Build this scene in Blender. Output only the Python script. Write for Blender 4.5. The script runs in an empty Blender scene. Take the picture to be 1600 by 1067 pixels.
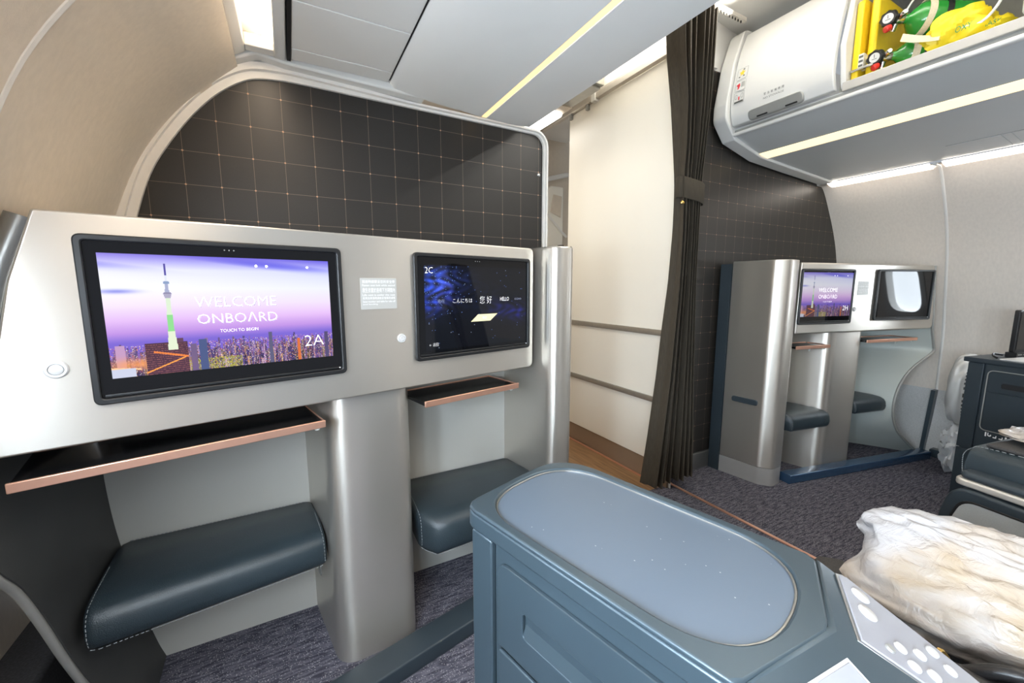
import bpy, bmesh, math, random
import numpy as np
from mathutils import Vector, Matrix
random.seed(4)
sc = bpy.context.scene
COL = sc.collection

# ------------------------------------------------------------------ materials
def lin(c):
    return tuple(((x/255)/12.92 if x/255 <= .04045 else ((x/255+.055)/1.055)**2.4) for x in c)

def pbr(name, col, rough=.5, metal=0.0, spec=.5, noise=0.0, nscale=40, bump=0.0, bscale=200, stretch=(1,1,1), emit=None, estr=0, coat=0, rvar=0, sheen=0, trans=0):
    m = bpy.data.materials.new(name); m.use_nodes = True
    nt = m.node_tree; b = nt.nodes['Principled BSDF']
    b.inputs['Base Color'].default_value = (*col, 1); b.inputs['Roughness'].default_value = rough
    b.inputs['Metallic'].default_value = metal; b.inputs['Specular IOR Level'].default_value = spec
    if coat: b.inputs['Coat Weight'].default_value = coat; b.inputs['Coat Roughness'].default_value = .12
    if sheen: b.inputs['Sheen Weight'].default_value = sheen
    if trans: b.inputs['Transmission Weight'].default_value = trans
    if emit: b.inputs['Emission Color'].default_value = (*emit, 1); b.inputs['Emission Strength'].default_value = estr
    if noise or bump or rvar:
        tc = nt.nodes.new('ShaderNodeTexCoord'); mp = nt.nodes.new('ShaderNodeMapping')
        mp.inputs['Scale'].default_value = stretch
        nt.links.new(tc.outputs['Object'], mp.inputs['Vector'])
    if noise or rvar:
        n = nt.nodes.new('ShaderNodeTexNoise'); n.inputs['Scale'].default_value = nscale; n.inputs['Detail'].default_value = 4
        nt.links.new(mp.outputs['Vector'], n.inputs['Vector'])
        if noise:
            r = nt.nodes.new('ShaderNodeValToRGB')
            r.color_ramp.elements[0].position = .3; r.color_ramp.elements[1].position = .7
            r.color_ramp.elements[0].color = (*[c*(1-noise) for c in col], 1)
            r.color_ramp.elements[1].color = (*[min(1, c*(1+noise)) for c in col], 1)
            nt.links.new(n.outputs['Fac'], r.inputs['Fac']); nt.links.new(r.outputs['Color'], b.inputs['Base Color'])
        if rvar:
            mr = nt.nodes.new('ShaderNodeMapRange'); mr.inputs['To Min'].default_value = rough-rvar; mr.inputs['To Max'].default_value = rough+rvar
            nt.links.new(n.outputs['Fac'], mr.inputs['Value']); nt.links.new(mr.outputs['Result'], b.inputs['Roughness'])
    if bump:
        n2 = nt.nodes.new('ShaderNodeTexNoise'); n2.inputs['Scale'].default_value = bscale; n2.inputs['Detail'].default_value = 3
        nt.links.new(mp.outputs['Vector'], n2.inputs['Vector'])
        bp = nt.nodes.new('ShaderNodeBump'); bp.inputs['Strength'].default_value = bump; bp.inputs['Distance'].default_value = .002
        nt.links.new(n2.outputs['Fac'], bp.inputs['Height']); nt.links.new(bp.outputs['Normal'], b.inputs['Normal'])
    return m

def emis(name, col, s):
    m = bpy.data.materials.new(name); m.use_nodes = True; nt = m.node_tree
    b = nt.nodes['Principled BSDF']; b.inputs['Base Color'].default_value = (*[min(.8, c) for c in col], 1)
    b.inputs['Emission Color'].default_value = (*col, 1); b.inputs['Emission Strength'].default_value = s
    return m

M = {}
M['silver'] = pbr('champagne_metal_paint', (.64,.605,.55), .33, .82, noise=.03, nscale=3, rvar=.03, bump=.03, bscale=900)
def brushed(m, an, rot):
    nt = m.node_tree; b = nt.nodes['Principled BSDF']; t = nt.nodes.new('ShaderNodeTangent'); t.direction_type = 'RADIAL'; t.axis = 'Z'
    b.inputs['Anisotropic'].default_value = an; b.inputs['Anisotropic Rotation'].default_value = rot; nt.links.new(t.outputs['Tangent'], b.inputs['Tangent'])
brushed(M['silver'], .82, .25)
M['silver_dark'] = pbr('grey_metal_edge', (.30,.30,.29), .3, .85, noise=.02)
M['kick'] = pbr('brushed_steel', (.62,.61,.59), .34, .6, bump=.05, bscale=500, stretch=(1,1,.03))
M['baypanel'] = pbr('grey_bay_laminate', (.50,.49,.45), .45, .1, noise=.04, nscale=2, bump=.04, bscale=600)
M['baypanel_green'] = pbr('pale_green_grey_laminate', (.50,.54,.51), .45, .1, noise=.04, nscale=2)
M['wing'] = pbr('charcoal_laminate', (.045,.046,.046), .5, 0, noise=.15, nscale=6, bump=.15, bscale=900)
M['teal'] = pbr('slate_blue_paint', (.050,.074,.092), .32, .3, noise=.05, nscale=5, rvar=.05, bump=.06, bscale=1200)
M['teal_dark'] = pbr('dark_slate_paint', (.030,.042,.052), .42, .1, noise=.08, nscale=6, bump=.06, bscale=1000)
M['gap'] = pbr('dark_gap', (.008,.008,.009), .6)
M['leather'] = pbr('slate_leather', (.024,.036,.044), .34, 0, noise=.2, nscale=5, bump=.35, bscale=450)
M['stitch'] = pbr('pale_stitching', (.22,.24,.25), .7, noise=.1)
M['copper'] = pbr('rose_copper', (.83,.47,.34), .34, .8, noise=.03)
M['blackgloss'] = pbr('black_gloss', (.006,.006,.007), .12, noise=.1)
M['blackglass'] = pbr('black_glass', (.003,.003,.004), .03, 0, .5, rvar=.01)
M['bezel'] = pbr('black_bezel_plastic', (.009,.0095,.0105), .42, noise=.1)
M['binunder_light'] = pbr('bin_underside_white', (.80,.785,.75), .5, noise=.02, nscale=3)  # lighter copy of the bin underside, floor bounce light painted in
M['white'] = pbr('white_cabin_plastic', (.76,.75,.72), .42, noise=.02, nscale=3)
M['ceilwhite'] = pbr('ceiling_white', (.80,.79,.76), .5, noise=.02, nscale=3)
M['binunder'] = pbr('bin_underside_grey', (.60,.61,.60), .5, noise=.02, nscale=3)
M['side'] = pbr('sidewall_laminate', (.76,.67,.555), .5, noise=.04, nscale=90, stretch=(1,1,.4), bump=.1, bscale=400)
M['side_far'] = pbr('far_sidewall_laminate', (.76,.70,.63), .45, noise=.04, nscale=90, stretch=(1,1,.4), bump=.1, bscale=400)  # same lining as the near side, daylight put into a less tan base
M['sidetrim'] = pbr('sidewall_trim', (.78,.75,.70), .45, noise=.02)
M['cream'] = pbr('cream_laminate', (.84,.81,.73), .42, noise=.02, nscale=2)
M['beige'] = pbr('beige_lining', (.66,.58,.48), .5, noise=.03)
M['rail'] = pbr('steel_rub_rail', (.40,.39,.36), .35, .8, noise=.05)
M['brown'] = pbr('brown_skirting', (.34,.26,.19), .25, .35, noise=.06, nscale=4)
M['curtain'] = pbr('olive_brown_drape', (.045,.036,.024), .85, noise=.2, nscale=200, stretch=(1,1,.1), bump=.3, bscale=500)
M['dadogrey'] = pbr('grey_dado_carpet', (.60,.61,.61), .9, noise=.15, nscale=250, bump=.3, bscale=400)  # base colour raised to stand in for window light on the dado
M['plinth'] = pbr('dark_plinth', (.05,.05,.055), .8, noise=.3, nscale=200)
M['knob'] = pbr('white_button', (.58,.58,.58), .35, noise=.01)
M['plate'] = pbr('placard_plate', (.72,.72,.70), .4, .2, noise=.01)
M['placard'] = pbr('silver_placard', (.50,.50,.48), .45, .3, noise=.01)
M['sillblue'] = pbr('blue_filmed_metal', (.035,.085,.17), .18, .3, noise=.05, coat=.6)  # filmed sill; its blue sky reflection is put into the base colour
M['letter'] = pbr('white_lettering', (.93,.93,.93), .5, noise=.01)
M['letter_dark'] = pbr('dark_lettering', (.10,.10,.09), .5, noise=.01)
M['letter_red'] = pbr('red_lettering', (.75,.04,.05), .5, noise=.01)
M['letter_yellow'] = pbr('yellow_mark', (.95,.70,.05), .5, noise=.01)
M['letter_green'] = pbr('green_lettering', (.02,.22,.06), .5, noise=.01)
M['yellow'] = pbr('yellow_plastic', (.86,.60,.015), .4, noise=.03)
M['yellowbag'] = pbr('yellow_nylon', (.90,.68,.02), .45, noise=.06, nscale=30, bump=.2, bscale=150)
M['green'] = pbr('green_enamel', (.02,.24,.03), .2, noise=.04, coat=.5)
M['webbing'] = pbr('tan_webbing', (.62,.55,.40), .8, noise=.1, nscale=200, bump=.3)
M['clear'] = pbr('frosted_tube', (.80,.80,.75), .3, noise=.02)
M['steel'] = pbr('polished_steel', (.60,.60,.58), .22, 1, noise=.03)
M['red'] = pbr('red_cap', (.62,.03,.02), .35, noise=.03)
M['black'] = pbr('black_rubber', (.012,.012,.013), .4, noise=.1)
M['bininside'] = pbr('bin_liner_grey', (.34,.33,.29), .5, noise=.03)
M['greyplastic'] = pbr('grey_latch_plastic', (.34,.34,.32), .4, .2, noise=.03)
M['seatgrey'] = pbr('grey_seat_insert', (.40,.42,.42), .5, noise=.05, nscale=300, bump=.1)
M['seatfab'] = pbr('brown_black_seat_fabric', (.05,.047,.046), .9, noise=.3, nscale=350, bump=.3)
M['champ'] = pbr('champagne_edge', (.66,.62,.56), .4, .5, noise=.03)
M['gold'] = pbr('gold_hardware', (.75,.50,.14), .25, .9, noise=.03)
M['bag'] = pbr('black_leather', (.016,.015,.016), .35, noise=.2, bump=.3, bscale=250)
M['panelgrey'] = pbr('lilac_grey_panel', (.30,.31,.35), .4, noise=.03)
M['fabricpillow'] = pbr('tan_pillow_fabric', (.70,.60,.49), .8, noise=.05)
M['lamp_warm'] = emis('warm_led', (1.0,.64,.29), 1.1)
M['lamp_bin'] = emis('warm_led_soft', (1.0,.76,.46), 1.1)
M['lamp_side'] = emis('sidewall_led', (1.0,.80,.61), 13.0)
M['lamp_side_far'] = emis('far_sidewall_led', (1.0,.89,.78), 8.0)
M['lamp_white'] = emis('white_led', (1.0,.96,.90), 6.0)
M['sky'] = emis('window_daylight', (.82,.91,1.0), 10.0)
M['skyleft'] = emis('window_daylight_blue', (.78,.89,1.0), 27.0)
M['skyrear'] = emis('window_daylight_rear', (.74,.87,1.0), 85.0)
M['txt'] = emis('screen_text', (1,1,1), .95)
M['txticon'] = emis('screen_icon', (.85,.85,.95), .8)
M['txtdim'] = emis('screen_text_dim', (.32,.36,.5), .6)
M['txtshadow'] = emis('screen_text_shadow', (.30,.25,.36), .6)
M['btn'] = emis('screen_button', (.55,.50,.28), .8)
M['cyan'] = emis('indicator', (.9,.9,.95), .6)

def mat_bulkhead():
    m = bpy.data.materials.new('grid_bulkhead_laminate'); m.use_nodes = True; nt = m.node_tree; b = nt.nodes['Principled BSDF']
    N = nt.nodes.new; L = nt.links.new
    tc = N('ShaderNodeTexCoord'); sp = N('ShaderNodeSeparateXYZ'); L(tc.outputs['Object'], sp.inputs[0])
    def tri(sock, pitch, off):
        a = N('ShaderNodeMath'); a.operation = 'SUBTRACT'; L(sock, a.inputs[0]); a.inputs[1].default_value = off
        d = N('ShaderNodeMath'); d.operation = 'DIVIDE'; L(a.outputs[0], d.inputs[0]); d.inputs[1].default_value = pitch
        r = N('ShaderNodeMath'); r.operation = 'ROUND'; L(d.outputs[0], r.inputs[0])
        s = N('ShaderNodeMath'); s.operation = 'SUBTRACT'; L(d.outputs[0], s.inputs[0]); L(r.outputs[0], s.inputs[1])
        ab = N('ShaderNodeMath'); ab.operation = 'ABSOLUTE'; L(s.outputs[0], ab.inputs[0])
        mu = N('ShaderNodeMath'); mu.operation = 'MULTIPLY'; L(ab.outputs[0], mu.inputs[0]); mu.inputs[1].default_value = pitch
        return mu.outputs[0]
    def less(s, w):
        l = N('ShaderNodeMath'); l.operation = 'LESS_THAN'; L(s, l.inputs[0]); l.inputs[1].default_value = w; return l.outputs[0]
    def op(o, a, c):
        l = N('ShaderNodeMath'); l.operation = o; L(a, l.inputs[0])
        if isinstance(c, (int, float)): l.inputs[1].default_value = c
        else: L(c, l.inputs[1])
        return l.outputs[0]
    dx = tri(sp.outputs['X'], .0845, .0137); dz = tri(sp.outputs['Z'], .0918, 1.645)
    line = op('MAXIMUM', less(dx, .0006), less(dz, .0006))
    dot = less(op('ADD', dx, dz), .0032)
    w = N('ShaderNodeTexNoise'); w.inputs['Scale'].default_value = 700; mp = N('ShaderNodeMapping'); mp.inputs['Scale'].default_value = (1, 1, .25)
    L(tc.outputs['Object'], mp.inputs[0]); L(mp.outputs[0], w.inputs['Vector'])
    rp = N('ShaderNodeValToRGB'); rp.color_ramp.elements[0].color = (.012,.0105,.009,1); rp.color_ramp.elements[1].color = (.023,.020,.017,1)
    L(w.outputs['Fac'], rp.inputs['Fac'])
    mx = N('ShaderNodeMix'); mx.data_type = 'RGBA'; L(line, mx.inputs['Factor']); L(rp.outputs['Color'], mx.inputs[6]); mx.inputs[7].default_value = (.155,.115,.09,1)
    m2 = N('ShaderNodeMix'); m2.data_type = 'RGBA'; L(dot, m2.inputs['Factor']); L(mx.outputs[2], m2.inputs[6]); m2.inputs[7].default_value = (.50,.29,.18,1)
    L(m2.outputs[2], b.inputs['Base Color'])
    b.inputs['Roughness'].default_value = .42
    return m
M['bulk'] = mat_bulkhead()

def mat_carpet(name, ca, cb, cc):
    m = bpy.data.materials.new(name); m.use_nodes = True; nt = m.node_tree; b = nt.nodes['Principled BSDF']
    N = nt.nodes.new; L = nt.links.new
    tc = N('ShaderNodeTexCoord'); mp = N('ShaderNodeMapping'); mp.inputs['Rotation'].default_value = (0, 0, math.radians(8)); mp.inputs['Scale'].default_value = (.16, 1, 1)
    L(tc.outputs['Object'], mp.inputs[0])
    n1 = N('ShaderNodeTexNoise'); n1.inputs['Scale'].default_value = 130; n1.inputs['Detail'].default_value = 3; L(mp.outputs[0], n1.inputs['Vector'])
    v = N('ShaderNodeTexVoronoi'); v.inputs['Scale'].default_value = 190; L(tc.outputs['Object'], v.inputs['Vector'])
    r1 = N('ShaderNodeValToRGB'); r1.color_ramp.elements[0].position = .38; r1.color_ramp.elements[1].position = .62
    r1.color_ramp.elements[0].color = (*ca, 1); r1.color_ramp.elements[1].color = (*cb, 1); L(n1.outputs['Fac'], r1.inputs['Fac'])
    r2 = N('ShaderNodeValToRGB'); r2.color_ramp.elements[0].position = .16; r2.color_ramp.elements[1].position = .30
    r2.color_ramp.elements[0].color = (1,1,1,1); r2.color_ramp.elements[1].color = (0,0,0,1); L(v.outputs['Distance'], r2.inputs['Fac'])
    n3 = N('ShaderNodeTexNoise'); n3.inputs['Scale'].default_value = 60; L(tc.outputs['Object'], n3.inputs['Vector'])
    mu = N('ShaderNodeMath'); mu.operation = 'MULTIPLY'; L(r2.outputs['Color'], mu.inputs[0]); L(n3.outputs['Fac'], mu.inputs[1])
    mx = N('ShaderNodeMix'); mx.data_type = 'RGBA'; L(mu.outputs[0], mx.inputs['Factor']); L(r1.outputs['Color'], mx.inputs[6]); mx.inputs[7].default_value = (*cc, 1)
    L(mx.outputs[2], b.inputs['Base Color']); b.inputs['Roughness'].default_value = .95; b.inputs['Specular IOR Level'].default_value = .15
    bp = N('ShaderNodeBump'); bp.inputs['Strength'].default_value = .5; bp.inputs['Distance'].default_value = .003
    L(v.outputs['Distance'], bp.inputs['Height']); L(bp.outputs['Normal'], b.inputs['Normal'])
    return m
M['carpet'] = mat_carpet('purple_grey_carpet', (.042,.041,.058), (.125,.122,.150), (.58,.56,.57))

def mat_wood():
    m = bpy.data.materials.new('wood_plank_vinyl'); m.use_nodes = True; nt = m.node_tree; b = nt.nodes['Principled BSDF']
    N = nt.nodes.new; L = nt.links.new
    tc = N('ShaderNodeTexCoord'); mp = N('ShaderNodeMapping'); mp.inputs['Scale'].default_value = (9, .9, 1); L(tc.outputs['Object'], mp.inputs[0])
    n = N('ShaderNodeTexNoise'); n.inputs['Scale'].default_value = 6; n.inputs['Detail'].default_value = 8; n.inputs['Distortion'].default_value = .6; L(mp.outputs[0], n.inputs['Vector'])
    r = N('ShaderNodeValToRGB'); r.color_ramp.elements[0].position = .3; r.color_ramp.elements[1].position = .7
    r.color_ramp.elements[0].color = (.16,.085,.04,1); r.color_ramp.elements[1].color = (.34,.20,.10,1)
    L(n.outputs['Fac'], r.inputs['Fac']); L(r.outputs['Color'], b.inputs['Base Color']); b.inputs['Roughness'].default_value = .3
    return m
M['wood'] = mat_wood()

def mat_tray():
    m = pbr('satin_tray_surface', (.105,.140,.188), .40, .15, bump=.04, bscale=600)
    nt = m.node_tree; b = nt.nodes['Principled BSDF']; N = nt.nodes.new; L = nt.links.new
    tc = N('ShaderNodeTexCoord'); v = N('ShaderNodeTexVoronoi'); v.inputs['Scale'].default_value = 55; L(tc.outputs['Object'], v.inputs['Vector'])
    r = N('ShaderNodeValToRGB'); r.color_ramp.elements[0].position = .03; r.color_ramp.elements[1].position = .07
    r.color_ramp.elements[0].color = (1,1,1,1); r.color_ramp.elements[1].color = (0,0,0,1); L(v.outputs['Distance'], r.inputs['Fac'])
    n3 = N('ShaderNodeTexNoise'); n3.inputs['Scale'].default_value = 30; L(tc.outputs['Object'], n3.inputs['Vector'])
    g = N('ShaderNodeMath'); g.operation = 'GREATER_THAN'; g.inputs[1].default_value = .5; L(n3.outputs['Fac'], g.inputs[0])
    mu = N('ShaderNodeMath'); mu.operation = 'MULTIPLY'; L(r.outputs['Color'], mu.inputs[0]); L(g.outputs[0], mu.inputs[1])
    mx = N('ShaderNodeMix'); mx.data_type = 'RGBA'; L(mu.outputs[0], mx.inputs['Factor']); mx.inputs[6].default_value = (.105,.140,.188,1); mx.inputs[7].default_value = (.42,.44,.44,1)
    L(mx.outputs[2], b.inputs['Base Color'])
    return m
M['tray'] = mat_tray()

def mat_film():
    m = bpy.data.materials.new('crinkled_plastic_film'); m.use_nodes = True; nt = m.node_tree; b = nt.nodes['Principled BSDF']
    N = nt.nodes.new; L = nt.links.new
    b.inputs['Base Color'].default_value = (.80,.79,.78,1); b.inputs['Roughness'].default_value = .25
    tc = N('ShaderNodeTexCoord'); n = N('ShaderNodeTexNoise'); n.inputs['Scale'].default_value = 22; n.inputs['Detail'].default_value = 6; n.inputs['Distortion'].default_value = 1.5
    L(tc.outputs['Object'], n.inputs['Vector'])
    n2 = N('ShaderNodeTexNoise'); n2.inputs['Scale'].default_value = 5; L(tc.outputs['Object'], n2.inputs['Vector'])
    r = N('ShaderNodeValToRGB'); r.color_ramp.elements[0].position = .42; r.color_ramp.elements[1].position = .6
    r.color_ramp.elements[0].color = (.42,.34,.25,1); r.color_ramp.elements[1].color = (.49,.49,.51,1); L(n2.outputs['Fac'], r.inputs['Fac']); L(r.outputs['Color'], b.inputs['Base Color'])
    bp = N('ShaderNodeBump'); bp.inputs['Strength'].default_value = .6; bp.inputs['Distance'].default_value = .012
    L(n.outputs['Fac'], bp.inputs['Height']); L(bp.outputs['Normal'], b.inputs['Normal'])
    return m
M['film'] = mat_film()
M['film_white'] = pbr('white_plastic_film', (.74,.75,.75), .3, noise=.03, bump=.6, bscale=40)

def mat_screen(name, strength=1.0):
    m = bpy.data.materials.new(name); m.use_nodes = True; nt = m.node_tree; b = nt.nodes['Principled BSDF']
    a = nt.nodes.new('ShaderNodeAttribute'); a.attribute_name = 'Col'
    b.inputs['Base Color'].default_value = (.004,.004,.005,1); b.inputs['Roughness'].default_value = .04; b.inputs['Specular IOR Level'].default_value = .5
    nt.links.new(a.outputs['Color'], b.inputs['Emission Color']); b.inputs['Emission Strength'].default_value = strength
    return m
M['screen'] = mat_screen('lit_screen', .9)

# ------------------------------------------------------------------ mesh helpers
LOC = {}
def setp(o, label=None, cat=None, group=None, kind=None):
    if label: o['label'] = label
    if cat: o['category'] = cat
    if group: o['group'] = group
    if kind: o['kind'] = kind
    return o
def thing(name, loc, label, cat, group=None):
    o = bpy.data.objects.new(name, None); COL.objects.link(o); o.empty_display_size = .05
    o.location = loc; LOC[o.name] = Vector(loc)
    return setp(o, label, cat, group)

def frame(o, e1, e2, e3):
    o, e1, e2, e3 = (Vector(x) for x in (o, e1, e2, e3))
    return lambda a, b, c=0.0: o + e1*a + e2*b + e3*c
WORLD = lambda a, b, c: Vector((a, b, c))

def rpoly(pts, r, n=5):
    """round the corners of a 2D polygon; r is one radius or one per corner"""
    out = []; k = len(pts)
    for i in range(k):
        p = Vector(pts[i]); a = Vector(pts[i-1]); c = Vector(pts[(i+1) % k])
        rr = r[i] if isinstance(r, (list, tuple)) else r
        if rr <= 0: out.append(tuple(p)); continue
        u = (a-p); v = (c-p); lu, lv = u.length, v.length; u.normalize(); v.normalize()
        ang = math.acos(max(-1, min(1, u.dot(v))))
        d = min(rr/math.tan(ang/2), lu*.49, lv*.49)
        p1 = p+u*d; p2 = p+v*d
        for j in range(n+1):
            t = j/n; q = p1*(1-t)**2+p*2*t*(1-t)+p2*t*t; out.append(tuple(q))
    return out
def rrect(x0, x1, y0, y1, r, n=5):
    return rpoly([(x0,y0),(x1,y0),(x1,y1),(x0,y1)], r, n)

def spline(pts, n=8):
    """Catmull-Rom through points (any dimension)"""
    P = [np.array(p, float) for p in pts]; P = [2*P[0]-P[1]] + P + [2*P[-1]-P[-2]]
    out = []
    for i in range(1, len(P)-2):
        for j in range(n):
            t = j/n; a, b, c, d = P[i-1:i+3]
            out.append(tuple(.5*((2*b)+(-a+c)*t+(2*a-5*b+4*c-d)*t*t+(-a+3*b-3*c+d)*t**3)))
    out.append(tuple(P[-2])); return out

class MB:
    def __init__(self): self.v = []; self.f = []; self.mi = []; self.m = 0
    def add(self, vs, fs):
        k = len(self.v); self.v += [Vector(p) for p in vs]
        for f in fs: self.f.append([i+k for i in f]); self.mi.append(self.m)
        return self
    def box(self, a, b, T=WORLD):
        x0,y0,z0 = a; x1,y1,z1 = b
        vs = [T(x,y,z) for z in (z0,z1) for x,y in ((x0,y0),(x1,y0),(x1,y1),(x0,y1))]
        return self.add(vs, [(3,2,1,0),(4,5,6,7),(0,1,5,4),(1,2,6,5),(2,3,7,6),(3,0,4,7)])
    def prism(self, poly, c0, c1, T=WORLD):
        n = len(poly); vs = [T(p[0],p[1],c0) for p in poly]+[T(p[0],p[1],c1) for p in poly]
        return self.add(vs, [list(range(n))[::-1], list(range(n,2*n))]+[(i,(i+1)%n,n+(i+1)%n,n+i) for i in range(n)])
    def loftpoly(self, polys):
        """closed loops of 3D points joined in order, capped"""
        n = len(polys[0]); vs = [p for P in polys for p in P]; fs = [list(range(n))[::-1], list(range((len(polys)-1)*n, len(polys)*n))]
        for k in range(len(polys)-1):
            fs += [(k*n+i, k*n+(i+1)%n, (k+1)*n+(i+1)%n, (k+1)*n+i) for i in range(n)]
        return self.add(vs, fs)
    def ring(self, outer, inner, c0, c1, T=WORLD):
        n = len(outer); A = [T(p[0],p[1],c0) for p in outer]; B = [T(p[0],p[1],c0) for p in inner]; C = [T(p[0],p[1],c1) for p in outer]; D = [T(p[0],p[1],c1) for p in inner]
        fs = []
        for i in range(n):
            j = (i+1)%n
            fs += [(i,j,n+j,n+i)[::-1], (2*n+i,2*n+j,3*n+j,3*n+i), (i,j,2*n+j,2*n+i), (n+i,n+j,3*n+j,3*n+i)[::-1]]
        return self.add(A+B+C+D, fs)
    def tube(self, pts, r, n=8, closed=False, cap=True):
        P = [Vector(p) for p in pts]; k = len(P); vs = []; fs = []; up = None
        for i in range(k):
            a = P[i-1] if (i > 0 or closed) else P[i]; b = P[(i+1)%k] if (i < k-1 or closed) else P[i]
            t = (b-a).normalized()
            if up is None: up = Vector((0,0,1)) if abs(t.z) < .9 else Vector((1,0,0))
            s = t.cross(up).normalized(); up = s.cross(t).normalized()
            rr = r[i] if isinstance(r, (list, tuple)) else r
            vs += [P[i]+(s*math.cos(2*math.pi*j/n)+up*math.sin(2*math.pi*j/n))*rr for j in range(n)]
        for i in range(k if closed else k-1):
            q = (i+1)%k
            fs += [(i*n+j, i*n+(j+1)%n, q*n+(j+1)%n, q*n+j) for j in range(n)]
        if cap and not closed: fs += [list(range(n))[::-1], list(range((k-1)*n, k*n))]
        return self.add(vs, fs)
    def lathe(self, prof, o, axis, n=20):
        o = Vector(o); ax = Vector(axis).normalized(); s = ax.cross(Vector((0,0,1)) if abs(ax.z) < .9 else Vector((1,0,0))).normalized(); u = ax.cross(s)
        vs = []; fs = []; k = len(prof)
        for r, h in prof:
            vs += [o+ax*h+(s*math.cos(2*math.pi*j/n)+u*math.sin(2*math.pi*j/n))*max(r,1e-5) for j in range(n)]
        for i in range(k-1): fs += [(i*n+j, i*n+(j+1)%n, (i+1)*n+(j+1)%n, (i+1)*n+j) for j in range(n)]
        fs += [list(range(n))[::-1], list(range((k-1)*n,k*n))]
        return self.add(vs, fs)
    def grid(self, fn, nu, nv, closeu=False):
        vs = [fn(i/nu, j/nv) for j in range(nv+1) for i in range(nu if closeu else nu+1)]; w = nu if closeu else nu+1
        return self.add(vs, [(j*w+i, j*w+(i+1)%w, (j+1)*w+(i+1)%w, (j+1)*w+i) for j in range(nv) for i in range(nu)])
    def slab(self, fn, nu, nv, off):
        """a curved sheet with thickness: fn(u,v)->point, off = Vector"""
        off = Vector(off); A = [[fn(i/nu,j/nv) for i in range(nu+1)] for j in range(nv+1)]; w = nu+1
        vs = [p for r in A for p in r]; n = len(vs); vs = vs+[p+off for p in vs]; fs = []
        for j in range(nv):
            for i in range(nu):
                q = (j*w+i, j*w+i+1, (j+1)*w+i+1, (j+1)*w+i); fs += [q, tuple(x+n for x in q[::-1])]
        for i in range(nu):
            fs += [(i+1,i,i+n,i+1+n), (nv*w+i,nv*w+i+1,nv*w+i+1+n,nv*w+i+n)]
        for j in range(nv):
            fs += [(j*w,(j+1)*w,(j+1)*w+n,j*w+n), ((j+1)*w+nu,j*w+nu,j*w+nu+n,(j+1)*w+nu+n)]
        return self.add(vs, fs)
    def text(self, s, rect, T, c=0.0, thin=0.0):
        """lettering fitted into rect (a0,a1,b0,b1) of frame T"""
        cu = bpy.data.curves.new('lettering', 'FONT'); cu.body = s; cu.resolution_u = 2; cu.offset = -thin
        ob = bpy.data.objects.new('lettering', cu); COL.objects.link(ob)
        dg = bpy.context.evaluated_depsgraph_get(); dg.update()
        me = bpy.data.meshes.new_from_object(ob.evaluated_get(dg))
        P = [tuple(v.co) for v in me.vertices]; F = [list(p.vertices) for p in me.polygons]
        bpy.data.objects.remove(ob); bpy.data.curves.remove(cu); bpy.data.meshes.remove(me)
        if not P: return self
        xs = [p[0] for p in P]; ys = [p[1] for p in P]; x0,x1,y0,y1 = min(xs),max(xs),min(ys),max(ys)
        a0,a1,b0,b1 = rect
        return self.add([T(a0+(p[0]-x0)/(x1-x0)*(a1-a0), b0+(p[1]-y0)/max(1e-6,(y1-y0))*(b1-b0), c) for p in P], F)
    def build(self, name, mats, parent=None, bevel=0, seg=2, smooth=40, label=None, cat=None, group=None, kind=None, origin=None, sub=0, fixn=True):
        if not isinstance(mats, (list, tuple)): mats = [mats]
        if parent: base = LOC[parent.name]
        elif origin is not None: base = Vector(origin)
        elif kind: base = Vector((0,0,0))
        else:
            xs = [p.x for p in self.v]; ys = [p.y for p in self.v]; zs = [p.z for p in self.v]
            base = Vector(((min(xs)+max(xs))/2, (min(ys)+max(ys))/2, min(zs)))
        me = bpy.data.meshes.new(name); me.from_pydata([tuple(p-base) for p in self.v], [], self.f); me.update()
        for m in mats: me.materials.append(m)
        me.polygons.foreach_set('material_index', self.mi)
        if fixn:
            bm = bmesh.new(); bm.from_mesh(me); bmesh.ops.recalc_face_normals(bm, faces=bm.faces); bm.to_mesh(me); bm.free()
        if smooth:
            me.polygons.foreach_set('use_smooth', [True]*len(me.polygons)); me.set_sharp_from_angle(angle=math.radians(smooth))
        o = bpy.data.objects.new(name, me); COL.objects.link(o)
        if parent: o.parent = parent
        else: o.location = base
        LOC[o.name] = base
        if bevel:
            b = o.modifiers.new('bevel', 'BEVEL'); b.width = bevel; b.segments = seg; b.limit_method = 'ANGLE'; b.angle_limit = math.radians(35); b.harden_normals = False
        if sub:
            s = o.modifiers.new('sub', 'SUBSURF'); s.levels = sub; s.render_levels = sub
        return setp(o, label, cat, group, kind)
# ------------------------------------------------------------------ the setting
YB = 1.5            # front bulkhead plane
YR = -2.6           # how far the cabin is built to the rear
# floor
b = MB(); b.box((-1.0, YR, -.04), (3.9, 1.44, 0)); b.box((1.80, 1.44, -.04), (3.9, 1.56, 0)); b.box((-1.0, 1.44, -.04), (.60, 1.56, 0)); b.build('floor', M['carpet'], kind='structure', smooth=0)
b = MB(); b.box((.6, 1.44, -.04), (1.80, 3.1, 0)); b.build('floor', M['wood'], kind='structure', smooth=0)
b = MB(); b.box((1.772, -2.0, 0), (1.788, 1.44, .004)); b.build('trim_1', M['copper'], kind='structure', smooth=0)
b = MB(); b.box((1.700, 1.44, 0), (1.712, 2.40, .006)); b.build('trim_2', M['copper'], kind='structure', smooth=0)

def extr_y(prof, y0, y1, mb, n=1):
    mb.prism([(p[0], p[1]) for p in prof], y0, y1, lambda a, bb, c: Vector((a, c, bb)))

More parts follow.
